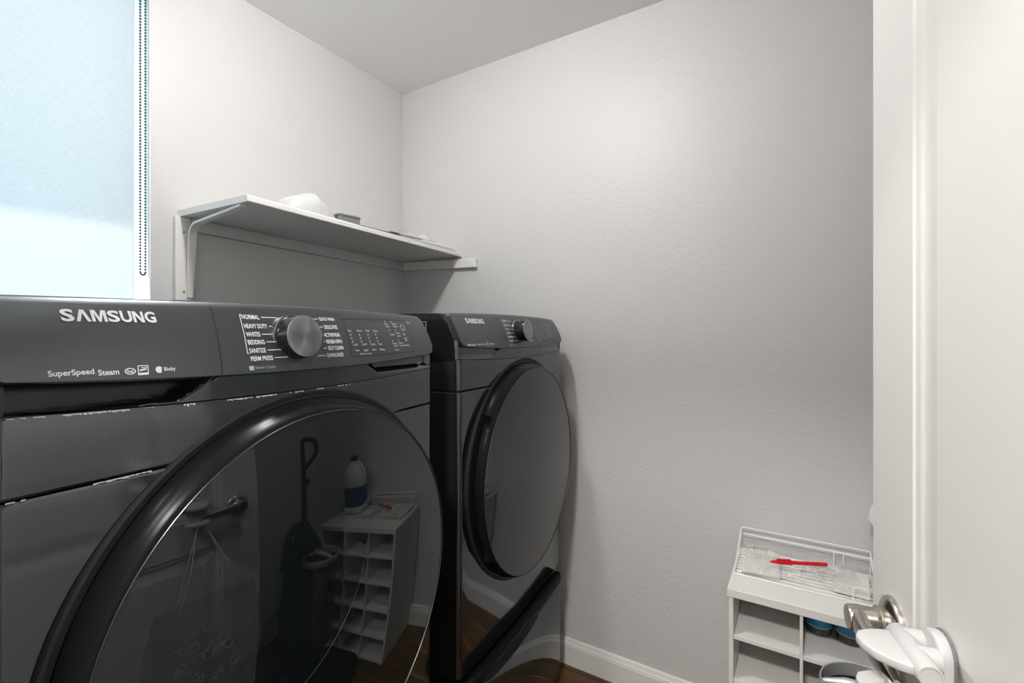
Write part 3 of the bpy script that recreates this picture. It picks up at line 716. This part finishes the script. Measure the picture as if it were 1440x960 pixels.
mb = MB(); x0, x1 = 0.746, XE - .001; mb.add([(x, y, z) for x in (x0, x1) for y, z in ((YN - .018, zsh(x) - .040), (YN - .001, zsh(x) - .040), (YN - .001, zsh(x) - .0005), (YN - .018, zsh(x) - .0005))],
       [(0, 1, 2, 3), (7, 6, 5, 4), (0, 4, 5, 1), (1, 5, 6, 2), (2, 6, 7, 3), (3, 7, 4, 0)])
SL(mb).build('back_cleat', M['wall'], shelf, bevel=.0015)
mb = MB(); y0, y1 = 1.219, YN - .019; mb.add([(x, y, z) for (y, za, zb4) in ((y0, 1.5655, 1.6045), (y1, 1.5795, 1.6185)) for x, z in ((XE - .018, za), (XE - .001, za), (XE - .001, zb4), (XE - .018, zb4))],
       [(0, 1, 2, 3), (7, 6, 5, 4), (0, 4, 5, 1), (1, 5, 6, 2), (2, 6, 7, 3), (3, 7, 4, 0)])
SL(mb).build('side_cleat', M['trim'], shelf, bevel=.0015)
SL(MB().box(.700, .744, YN - .018, YN - .001, 1.382, zsh(.72) - .001)).build('bracket_board', M['trim'], shelf, bevel=.0015)
# curved steel bracket
pts = []; bx_ = .738
def strip(path, wd, th):
    mb = MB(); rows = []
    for i, (y, z) in enumerate(path):
        a = path[max(0, i - 1)]; b = path[min(len(path) - 1, i + 1)]; t = Vector((b[0] - a[0], b[1] - a[1])).normalized(); nn = (-t.y, t.x)
        f = 1 - .3 * abs(2 * i / (len(path) - 1) - 1) ** 4
        rows.append([(bx_ - wd / 2 * f, y + nn[0] * th / 2, z + nn[1] * th / 2), (bx_ + wd / 2 * f, y + nn[0] * th / 2, z + nn[1] * th / 2), (bx_ + wd / 2 * f, y - nn[0] * th / 2, z - nn[1] * th / 2), (bx_ - wd / 2 * f, y - nn[0] * th / 2, z - nn[1] * th / 2)])
    mb.grid(rows, True); mb.add(rows[0], [(0, 1, 2, 3)]); mb.add(rows[-1], [(0, 1, 2, 3)]); return mb
path = [(YN - .0205, 1.392), (YN - .024, 1.44), (YN - .030, 1.50), (YN - .036, 1.56)] + [(YN - .036 - .045 * (1 - math.cos(rad(a))), 1.575 + .045 * math.sin(rad(a))) for a in (0, 15, 30, 45, 60, 75, 90)] + [(1.50, 1.6265), (1.42, 1.6325), (1.345, 1.6395)]
br = SL(strip(path, .022, .007)).build('steel_bracket', M['trim'], shelf, smooth=True, auto=40)
for (y, z) in ((YN - .0225, 1.41), (YN - .022, 1.595)):
    SL(MB().lathe([(0, 0), (.004, 0), (.0035, -.002), (0, -.0025)], 10, 'y', (.722, y + .003, z))).build('screw', M['nickel'], br)
# things lying on the shelf
def ztop(x): return zsh(x) + .0193
# white scoop lying on its side
sc = tag(empty('plastic_scoop', (.965, 1.40, ztop(.965))), 'white plastic scoop lying on the shelf board, left of the small grey box', 'scoop')
prof = [(-.096, .008), (-.088, .030), (-.076, .046), (-.05, .058), (-.015, .073), (.004, .0795), (.010, .0800), (.013, .0775), (.014, .068), (.022, .0655), (.035, .058), (.052, .044), (.068, .028), (.080, .012), (.086, .002)]
rows = [[(x, -.02 + (.030 + .42 * h) * math.cos(PI * k / 20), h * math.sin(PI * k / 20) ** .8 + .0012) for k in range(21)] for x, h in prof]
MB().grid(rows).build('scoop_bowl', M['scoop'], sc, smooth=True, auto=60)
rows = [[(x + .004, -.02 + (.034 + .42 * h) * math.cos(PI * k / 20), (h + .002) * math.sin(PI * k / 20) ** .8 + .0012) for k in range(21)] for x, h in [(.009, .066)] + prof[9:]]
MB().grid(rows).build('scoop_band', M['scoop'], sc, smooth=True, auto=60)
# grey box with a bent wire
gb = tag(empty('grey_box', (1.10, 1.36, ztop(1.10)), rad(-6)), 'small dark grey plastic box with a bent wire, on the shelf beside the scoop', 'box')
MB().prism(rrect(-.042, .042, -.03, .03, .008), .0005, .026).build('box_body', M['plasticgrey'], gb, bevel=.0015)
MB().prism(rrect(-.044, .044, -.032, .032, .009), .0255, .032).build('box_lid', M['plasticgrey'], gb, bevel=.0015)
MB().tube([(-.02, -.01, .034), (.01, -.012, .036), (.040, -.014, .040), (.052, -.014, .043), (.053, -.012, .056)], .0011, 6).build('wire', M['silver'], gb, smooth=True)
# dark flat strip
fs_ = tag(empty('flat_tool', (1.205, 1.316, ztop(1.26)), rad(0.0)), 'thin dark flat tool lying along the front of the shelf', 'tool')
MB().prism([(-.10, -.006), (-.085, -.010), (.10, -.007), (.10, .007), (-.085, .010), (-.10, .006)], .0005, .0045).build('blade', M['plasticgrey'], fs_, bevel=.0008)
MB().prism(rrect(.06, .105, -.0085, .0085, .004), .0045, .009).build('tool_grip', M['side'], fs_, bevel=.001)
# clear plastic packet with pointed ends
def crumple(name, parent, sx, sy, h, m, seed, nx=22, ny=16, zz=.001):
    rnd = random.Random(seed); ph = [(rnd.uniform(5, 20), rnd.uniform(5, 20), rnd.uniform(0, 6)) for _ in range(7)]
    rows = []
    for i in range(ny):
        v = i / (ny - 1) * 2 - 1; row = []
        for j in range(nx):
            u = j / (nx - 1) * 2 - 1
            e = (1 - u ** 4) * (1 - v ** 4); q = sum(abs(math.sin(a * u * sx * 6 + b * v * sy * 6 + c)) for a, b, c in ph) / 7
            row.append((u * sx + .004 * math.sin(9 * v + seed), v * sy + .004 * math.sin(7 * u + seed), zz + h * e * q + .0015 * q))
        rows.append(row)
    return MB().grid(rows).build(name, m, parent)
cp = tag(empty('clear_packet', (1.44, 1.345, ztop(1.44) + .0135), rad(-2)), 'crumpled clear plastic packet near the right end of the shelf', 'packet')
crumple('packet_film', cp, .085, .04, .028, M['film'], 3)
MB().prism([(-.16, -.010), (.02, -.012), (.02, .012), (-.16, .010)], .001, .006).build('packet_insert', M['plasticgrey'], cp)
for (a, b) in (((.02, -.02, .012), (.095, -.03, .034)), ((.0, -.01, .018), (.07, -.025, .026)), ((-.05, -.02, .016), (-.11, -.026, .026))):
    MB().tube([a, b], [.0016, .0004], 6).build('packet_corner', M['film'], cp)
ws = tag(empty('white_foam_strip', (1.47, 1.345, ztop(1.37))), 'long white foam strip lying flat along the front edge of the shelf', 'strip')
rows = []
for k in range(13):
    x = -.145 + .32 * k / 12; zz = -.012 * (x) / .97 * 2.0 + .0005 - .006 * 0; h = .003 + .010 * smooth((k) / 9)
    z0 = ztop(1.47 + x) - ztop(1.37) + .0004
    rows.append([(x, -.039, z0), (x, .03, z0), (x, .03, z0 + h), (x, -.036, z0 + h), (x, -.039, z0 + h * .7)])
mb = MB().grid(rows, True); mb.add(rows[0], [tuple(range(5))]); mb.add(rows[-1], [tuple(range(5))]); mb.build('foam', M['plastic'], ws, smooth=True, auto=30)

# ------------------------------------------------------------------ open door with lever and child lock
AD = rad(13); ED = (0.8508, -0.0824); DW, DH, DT = 0.79, 2.02, 0.035
dr = struct(empty('door_1', (ED[0], ED[1], 0.012), AD))
# local: x = -w (w from the latch edge towards the hinge), y = o (out of the visible face), z = height
def door_side(sgn):
    """face with two recessed panels; sgn 1 = visible face at y 0, -1 = back face at y -DT"""
    y0 = 0 if sgn > 0 else -DT
    mb = MB(); st = 0.118; ws_ = [0, st, DW - st, DW]; zs = [0, 0.22, 0.79, 0.885, DH - .125, DH]
    def q(w0, w1, a, b2): mb.add([(-w0, y0, a), (-w1, y0, a), (-w1, y0, b2), (-w0, y0, b2)], [(0, 1, 2, 3)])
    for i in range(3):
        for j in range(5):
            if i == 1 and j in (1, 3):
                w0, w1, a, b2 = ws_[i], ws_[i + 1], zs[j], zs[j + 1]
                loops = []
                for ins, d in ((0, 0), (.003, .0022), (.012, .0030), (.018, .0052), (.024, .0058), (.032, .0052), (.050, .002), (.052, .0018)):
                    yy = y0 - sgn * d
                    loops.append([(-(w0 + ins), yy, a + ins), (-(w1 - ins), yy, a + ins), (-(w1 - ins), yy, b2 - ins), (-(w0 + ins), yy, b2 - ins)])
                mb.grid(loops, True); mb.add(loops[-1], [(0, 1, 2, 3)])
            else: q(ws_[i], ws_[i + 1], zs[j], zs[j + 1])
    return mb
mb = door_side(1); m2 = door_side(-1); mb.add(m2.v, m2.f)
mb.add([(0, 0, 0), (0, -DT, 0), (0, -DT, DH), (0, 0, DH)], [(0, 1, 2, 3)]); mb.add([(-DW, 0, 0), (-DW, -DT, 0), (-DW, -DT, DH), (-DW, 0, DH)], [(0, 1, 2, 3)])
mb.add([(0, 0, 0), (-DW, 0, 0), (-DW, -DT, 0), (0, -DT, 0)], [(0, 1, 2, 3)]); mb.add([(0, 0, DH), (-DW, 0, DH), (-DW, -DT, DH), (0, -DT, DH)], [(0, 1, 2, 3)])
mb.build('door_leaf', M['door'], dr)
HZ = 0.906 - 0.012
def lever(sgn):
    y0 = 0 if sgn > 0 else -DT
    def Y(prof): return [(r, y0 + sgn * h) for r, h in prof]
    wr = -0.070
    ro = MB().lathe(Y([(.033, 0), (.0335, .003), (.032, .0065), (.0285, .0085), (.024, .0105), (.018, .012), (.015, .0135)]), 48, 'y', (wr, 0, HZ)).build('door_handle', M['nickel'], dr, smooth=True, auto=50)
    MB().lathe(Y([(.0165, .010), (.019, .0145), (.019, .019), (.0168, .021), (.0158, .022), (.0158, .050), (.0145, .0525), (.0001, .0530)]), 40, 'y', (wr, 0, HZ)).build('lever_hub', M['nickel'], ro, smooth=True, auto=35)
    # lever blade towards the hinge
    rows = []
    for k in range(13):
        t = k / 12; w_ = .062 + .138 * t; oc = .040 + .010 * math.sin(PI * .5 * t) - .004 * t; hz = .0145 - .004 * t; ho = .0105 - .0045 * t
        if k == 12: hz *= .6; ho *= .6
        rows.append([(-w_, y0 + sgn * (oc + ho * math.copysign(abs(math.cos(a)) ** .7, math.cos(a))), HZ + hz * math.copysign(abs(math.sin(a)) ** .7, math.sin(a))) for a in [2 * PI * j / 16 for j in range(16)]])
    mb = MB().grid(rows, True); mb.add(rows[0], [tuple(range(16))]); mb.add(rows[-1], [tuple(range(16))]); mb.build('lever_blade', M['nickel'], ro, smooth=True, auto=60)
    MB().lathe([(.0001, -.0005), (.003, -.0005), (.003, .002)], 12, 'x', (wr - .018, y0 + sgn * .036, HZ - .004)).build('set_screw', M['side'], ro)
lever(1); lever(-1)
MB().box(-.0005, .0005, -.030, -.005, HZ - .03, HZ + .03).build('latch_plate', M['nickel'], dr)
for z in (.2, 1.0, 1.8):
    MB().tube([(-DW - .003, .006, z - .045), (-DW - .003, .006, z + .045)], .006, 12).box(-DW - .002, -DW + .03, -.001, .0012, z - .045, z + .045).build('hinge', M['nickel'], dr)
# child lock stuck on the door beside the lever
tr = MB().prism(rrect(-.212, -.166, HZ - .045, HZ + .060, .022, 8), .0005, .013, 'y').build('child_lock', M['lockp'], dr, bevel=.003, seg=3, smooth=True, auto=50)
MB().prism(rrect(-.2128, -.1652, HZ - .0458, HZ + .0608, .0225, 8), -.0002, .0018, 'y').build('adhesive_pad', M['plasticgrey'], tr)
bz = HZ + .037
MB().tube([(-.172, .012, bz), (-.172, .030, bz)], .012, 20).tube([(-.204, .012, bz), (-.204, .030, bz)], .012, 20).build('lock_post', M['lockp'], tr, smooth=True)
MB().lathe([(.0001, -.160), (.0105, -.160), (.0118, -.162), (.0118, -.232), (.0105, -.235), (.009, -.2352), (.0085, -.2340), (.0001, -.2340)], 32, 'x', (0, .031, bz)).build('lock_barrel', M['lockp'], tr, smooth=True, auto=40)
arm = [(-.232, .030), (-.225, .052), (-.214, .068), (-.200, .077), (-.186, .079), (-.176, .074), (-.168, .060), (-.164, .042), (-.162, .030)]
MB().prism(arm, bz - .006, bz + .004).build('lock_arm', M['lockp'], tr, bevel=.002, seg=2, smooth=True, auto=50)
MB().prism(arm, bz - .052, bz - .043).build('lock_arm', M['lockp'], tr, bevel=.002, seg=2, smooth=True, auto=50)
MB().box(-.225, -.170, .022, .034, bz - .050, bz - .002).build('lock_spine', M['lockp'], tr, bevel=.003)
# bag hanging by its cords from the lever
bag = tag(empty('plastic_bag', (ED[0] - .192 * math.cos(AD) - .046 * math.sin(AD) * 1, ED[1] - .192 * math.sin(AD) + .046 * math.cos(AD), HZ + .0), AD), 'see-through plastic bag hanging by cords from the door lever, mirrored in the washer door', 'bag')
rows = []
for i in range(15):
    t = i / 14; z = -.20 - .36 * t; wd = .13 + .03 * math.sin(PI * t); dp = .012 + .03 * math.sin(PI * min(1, t * 1.05)) 
    rows.append([(wd * math.cos(2 * PI * k / 28) + .004 * math.sin(5 * k + 3 * i), .052 + dp * math.sin(2 * PI * k / 28) + .004 * math.sin(4 * k + 2.2 * i), z) for k in range(28)])
mb = MB().grid(rows, True); mb.add(rows[-1], [tuple(range(28))]); mb.build('bag_body', M['bagfilm'], bag, smooth=True)
for y_, s in ((.035, 1), (.068, -1)):
    MB().tube([(-.075, y_, -.21), (-.05, y_ - .006 * s, -.12), (-.012, .006 + .004 * s, -.012), (-.006, .004, .0135), (.006, .004, .0135), (.012, .006 + .004 * s, -.012), (.05, y_ - .006 * s, -.12), (.075, y_, -.21)], .0016, 6).build('bag_cord', M['plastic'], bag, smooth=True)
mb = MB(); rnd = random.Random(5)
for k in range(46):
    x = rnd.uniform(-.11, .11); z = rnd.uniform(-.52, -.25); s = rnd.uniform(.006, .016); t = (-.20 - z) / .36
    y_ = .052 + (.016 + .03 * math.sin(PI * min(1, t * 1.05))) * math.sqrt(max(0.05, 1 - (x / .145) ** 2)) + .006
    pts = [(x + s * math.cos(a) * rnd.uniform(.7, 1.2), y_, z + s * math.sin(a) * rnd.uniform(.7, 1.2)) for a in [2 * PI * j / 9 for j in range(9)]]
    mb.tube(pts, .0011, 5, True)
tag(mb.build('bag_print', M['bagprint'], bag), kind='stuff')

# ------------------------------------------------------------------ shoe cubby
CB = tag(empty('shoe_cubby', (1.388, -.07, 0)), 'white fifteen-hole shoe cubby standing against the plain wall behind the open door', 'cubby')
CD = XE - .0145 - 1.388
ya, yz = .1755 + .07, -.316 + .07
box_part('top_board', M['board'], CB, -.001, CD, yz - .004, ya + .004, .576, .598)
for y0_, y1_ in ((ya - .0115, ya), (yz, yz + .0115)): box_part('side_panel', M['board'], CB, .002, CD, y0_, y1_, .0, .5758)
inner0, inner1 = yz + .0117, ya - .0117; cw = (inner1 - inner0 - 2 * .007) / 3
for k in (1, 2): box_part('divider', M['board'], CB, .003, CD - .004, inner0 + k * cw + (k - 1) * .007, inner0 + k * cw + k * .007, .013, .5758, .0008)
for col_ in range(3):
    y0_ = inner0 + col_ * (cw + .007) + .0002
    for zt__ in (.475, .356, .237, .1185): box_part('shelf_panel', M['board'], CB, .004, CD - .004, y0_, y0_ + cw - .0004, zt__ - .011, zt__, .0008)
box_part('bottom_panel', M['board'], CB, .003, CD - .004, inner0 + .0002, inner1 - .0002, .001, .0128, .0008)
box_part('back_panel', M['boardin'], CB, CD - .0035, CD, inner0 + .0002, inner1 - .0002, .001, .5758, .0)
# two jars with blue labels in the top middle compartment
for i, (jx, jy, lb) in enumerate(((1.527, -.030, 'small dark jar with a blue label in the cubby, nearer the left hole'), (1.522, -.098, 'small dark jar with a blue label in the cubby, nearer the door handle'))):
    j = tag(empty('jar', (jx, jy, .4752), .4 * i), lb, 'jar')
    MB().lathe([(.0001, 0), (.024, 0), (.029, .004), (.0305, .012), (.0305, .062), (.028, .067), (.026, .069), (.0001, .069)], 32).build('jar_body', M['jarglass'], j, smooth=True)
    MB().lathe([(.0307, .0255), (.0311, .026), (.0311, .0595), (.0307, .060)], 32).build('jar_label', M['bluelabel'], j, smooth=True)
    MB().lathe([(.0309, .0240), (.0312, .0243), (.0312, .0260), (.0309, .0263)], 32).build('label_border', M['plastic'], j, smooth=True)
    MB().lathe([(.0001, .083), (.026, .083), (.0275, .081), (.0275, .0692)], 32).build('jar_lid', M['side'], j, smooth=True)
# wire basket
BX0, BX1, BY0, BY1 = 1.478, 1.660, -.155, .172
bk = tag(empty('wire_basket', ((BX0 + BX1) / 2, (BY0 + BY1) / 2, .5984)), 'white wire basket with a high back rail on top of the shoe cubby', 'basket')
bxh, byh = (BX1 - BX0) / 2, (BY1 - BY0) / 2; wr_ = .0019
def wire(pts, name='wire', r=wr_): return MB().tube(pts, r, 6).build(name, M['wire'], bk, smooth=True)
zr = .070
wire([(-bxh, byh, .002), (bxh, byh, zr), (bxh, -byh, zr), (-bxh, -byh, .018), (-bxh, -byh, .002)], 'top_rail', .0023)
wire([(bxh, byh - .004, .050), (bxh, -byh, .050), (-bxh + .03, -byh, .018)], 'back_rail')
wire([(-bxh, byh, .002), (bxh, byh, .002), (bxh, -byh, .002), (-bxh, -byh, .002), (-bxh, byh, .002)], 'base_rail', .0020)
wire([(bxh, byh, .002), (bxh, byh, zr)], 'corner_post', .0020); wire([(bxh, -byh, .002), (bxh, -byh, zr)], 'corner_post', .0020)
wire([(-bxh, -byh + .052, .002), (-bxh, -byh + .052, .040), (-bxh, -byh + .016, .040), (-bxh + .05, -byh, .046)], 'front_loop', .0018)
base_w = None
for k in range(1, 9):
    xx = -bxh + 2 * bxh * k / 9
    if base_w is None: base_w = wire([(0, byh, .0022), (0, -byh, .0022)], 'base_wire'); base_w.location = (xx, 0, 0)
    else: copy_obj(base_w, bk, (xx, 0, 0))
for yy in (byh - .018, byh - .024, byh - .030, -byh + .062, -byh + .085):
    wire([(-bxh, yy, .004), (bxh, yy, .004), (bxh, yy, .05 if yy < 0 else .022)], 'cross_wire')
# basket contents
def sachet(x, y, z, rz, sx, sy, lb):
    o = tag(empty('paper_packet', (x, y, z), rz), lb, 'packet')
    MB().prism(rrect(-sx, sx, -sy, sy, .004, 3), 0, .008).build('packet_body', M['paper'], o, bevel=.002, seg=2)
    for k in range(4):
        MB().box(-sx + .01 + k * sx * .42, -sx + .012 + k * sx * .42, -sy * .95, sy * .95, .0078, .0086).build('packet_fold', M['boardin'], o)
    return o
sachet(1.565, .110, .6050, rad(3), .075, .048, 'cream paper packet flat in the wire basket at its left end')
sachet(1.568, -.105, .6050, rad(-4), .072, .040, 'cream paper packet flat in the wire basket at its right end, nearest the door')
cf = tag(empty('clear_film_bag', (1.567, .015, .6142), rad(4)), 'crumpled clear plastic bag in the wire basket under the red pen', 'bag')
crumple('bag_film', cf, .080, .140, .026, M['film'], 11, 40, 56)
for k, (dx, dy, rz, ln) in enumerate(((-.05, .04, .3, .06), (-.045, -.005, -.2, .065), (-.05, -.045, .5, .06), (.0, -.06, 1.2, .07), (.03, .05, 1.5, .06))):
    rr = empty('film_fold', (dx, dy, .012), rz); D.objects.remove(rr)
    c_r, s_r = math.cos(rz), math.sin(rz)
    mb = MB(); pts = [(dx + c_r * t * ln - s_r * w2, dy + s_r * t * ln + c_r * w2, .010 + h) for t, w2, h in ((-.5, 0, 0), (.5, -.006, 0), (.5, .006, .0), (-.3, .003, .012), (.45, .0, .016))]
    mb.add(pts, [(0, 1, 4, 3), (0, 3, 4, 2)]); mb.build('film_fold', M['film'], cf)
# red marker pen
pen = tag(empty('marker_pen', (1.531, .015, .647), 0), 'red marker pen lying on the clear film in the wire basket', 'pen')
pen.rotation_euler = (0, 0, math.atan2(-.126, .059))
PB = [(.0001, -.076), (.0022, -.0755), (.0042, -.070), (.0050, -.062), (.0052, -.020)]
MB().lathe([(.0001, .072), (.0048, .0715), (.0050, .070), (.0050, -.018)], 20, 'x').build('pen_barrel', M['redpen'], pen, smooth=True)
MB().lathe([(.0001, -.076), (.0024, -.0755), (.0040, -.066), (.0062, -.050), (.0064, -.020), (.0050, -.018)], 20, 'x').build('pen_cap', M['redpen'], pen, smooth=True)
MB().box(-.060, -.022, -.0015, .0015, .0064, .0088).build('pen_clip', M['redpen'], pen, bevel=.0006)
# bleach jug
jg = tag(empty('bleach_jug', (1.595, -.232, .5985), rad(100)), 'white plastic bleach jug with blue label standing on the cubby behind the door', 'jug')
rows = []
for (rx, z) in ((.0001, 0), (.062, 0), (.070, .006), (.072, .02), (.072, .028), (.0695, .032), (.0695, .140), (.072, .145), (.073, .160), (.071, .180), (.064, .205), (.052, .228), (.036, .247), (.024, .257), (.0185, .262), (.0185, .275), (.0001, .275)):
    rows.append([(rx * math.cos(2 * PI * k / 40) * (1 - .0 * z), rx * .92 * math.sin(2 * PI * k / 40), z) for k in range(40)])
MB().grid(rows, True).build('jug_body', M['jug'], jg, smooth=True, auto=50)
MB().tube([(.066, 0, .165), (.082, 0, .185), (.076, 0, .215), (.052, 0, .245), (.028, 0, .256)], [.010, .010, .010, .009, .007], 12).build('jug_handle', M['jug'], jg, smooth=True)
rows = [[(.0704 * math.cos(2 * PI * k / 40), .0704 * .92 * math.sin(2 * PI * k / 40), z) for k in range(40)] for z in (.036, .136)]
MB().grid(rows, True).build('jug_label', M['navylabel'], jg, smooth=True)
MB().lathe([(.021, .262), (.0215, .264), (.0215, .284), (.020, .287), (.0001, .2875)], 28).build('jug_cap', M['bluecap'], jg, smooth=True, auto=40)

# ------------------------------------------------------------------ upright vacuum behind the door edge
vc = tag(empty('upright_vacuum', (1.19, -.17, 0), 0), 'black upright vacuum cleaner with a silver ring on its canister, behind the door edge', 'vacuum')
MB().prism([(-.15, .02), (-.15, .20), (-.12, .24), (.12, .24), (.15, .20), (.15, .02), (.09, -.02), (-.09, -.02)], .008, .075).build('floor_head', M['vac'], vc, bevel=.018, seg=3, smooth=True, auto=50)
for s in (-1, 1): MB().lathe([(.0001, -.012), (.045, -.012), (.05, -.008), (.05, .008), (.045, .012), (.0001, .012)], 24, 'x', (s * .105, -.05, .051)).build('wheel', M['rubber'], vc, smooth=True)
rows = []
for z, wx, y0_, y1_ in ((.06, .09, -.08, .04), (.16, .115, -.10, -.008), (.30, .115, -.105, -.012), (.50, .105, -.10, -.008), (.58, .085, -.095, -.005), (.64, .045, -.085, -.02), (.69, .018, -.065, -.035)):
    rows.append([(x, y, z) for x, y in rrect(-wx, wx, y0_, y1_, min(wx, (y1_ - y0_) / 2) * .8, 5)])
mb = MB().grid(rows, True); k = len(rows[0]); mb.add(rows[0], [tuple(range(k))]); mb.add(rows[-1], [tuple(range(k))]); mb.build('body_tower', M['vac'], vc, smooth=True, auto=50)
MB().lathe([(.0001, .20), (.058, .20), (.066, .21), (.072, .53), (.062, .545), (.0001, .545)], 36, c=(-.012, .066, 0)).build('canister', M['canister'], vc, smooth=True, auto=40)
MB().lathe([(.0001, .215), (.026, .215), (.034, .50), (.040, .54)], 24, c=(-.012, .066, 0)).build('cyclone_core', M['plasticgrey'], vc, smooth=True)
MB().lathe([(.076, .545), (.080, .552), (.080, .570), (.0785, .573), (.0765, .572), (.0755, .552), (.076, .545)], 40, c=(-.012, .066, 0)).build('canister_ring', M['silver'], vc, smooth=True)
MB().lathe([(.0001, .546), (.050, .5455), (.0765, .5455)], 32, c=(-.012, .066, 0)).build('canister_lid', M['vac'], vc, smooth=True)
MB().tube([(-.012, .140, .560), (-.012, .10, .572), (-.012, .04, .574), (-.012, -.006, .560)], [.006, .009, .009, .008], 12).build('carry_handle', M['silver'], vc, smooth=True)
MB().tube([(0, -.055, .66), (0, -.05, .80), (0, -.045, .93)], [.014, .012, .011], 12).build('handle_post', M['vac'], vc, smooth=True)
MB().tube([(0, -.045, .93), (0, -.042, 1.052), (0, .044, 1.038), (0, .043, .985), (0, -.030, .925)], .010, 12).build('handle_loop', M['vac'], vc, smooth=True)
MB().sphere((.02, -.045, .86), .014, 12, 8).build('cord_hook', M['vac'], vc, smooth=True)
MB().tube([(.06, -.08, .25), (.085, -.11, .35), (.08, -.12, .52), (.05, -.115, .64), (.01, -.10, .68), (-.04, -.115, .64), (-.06, -.12, .5)], .017, 12).build('hose', M['rubber'], vc, smooth=True)
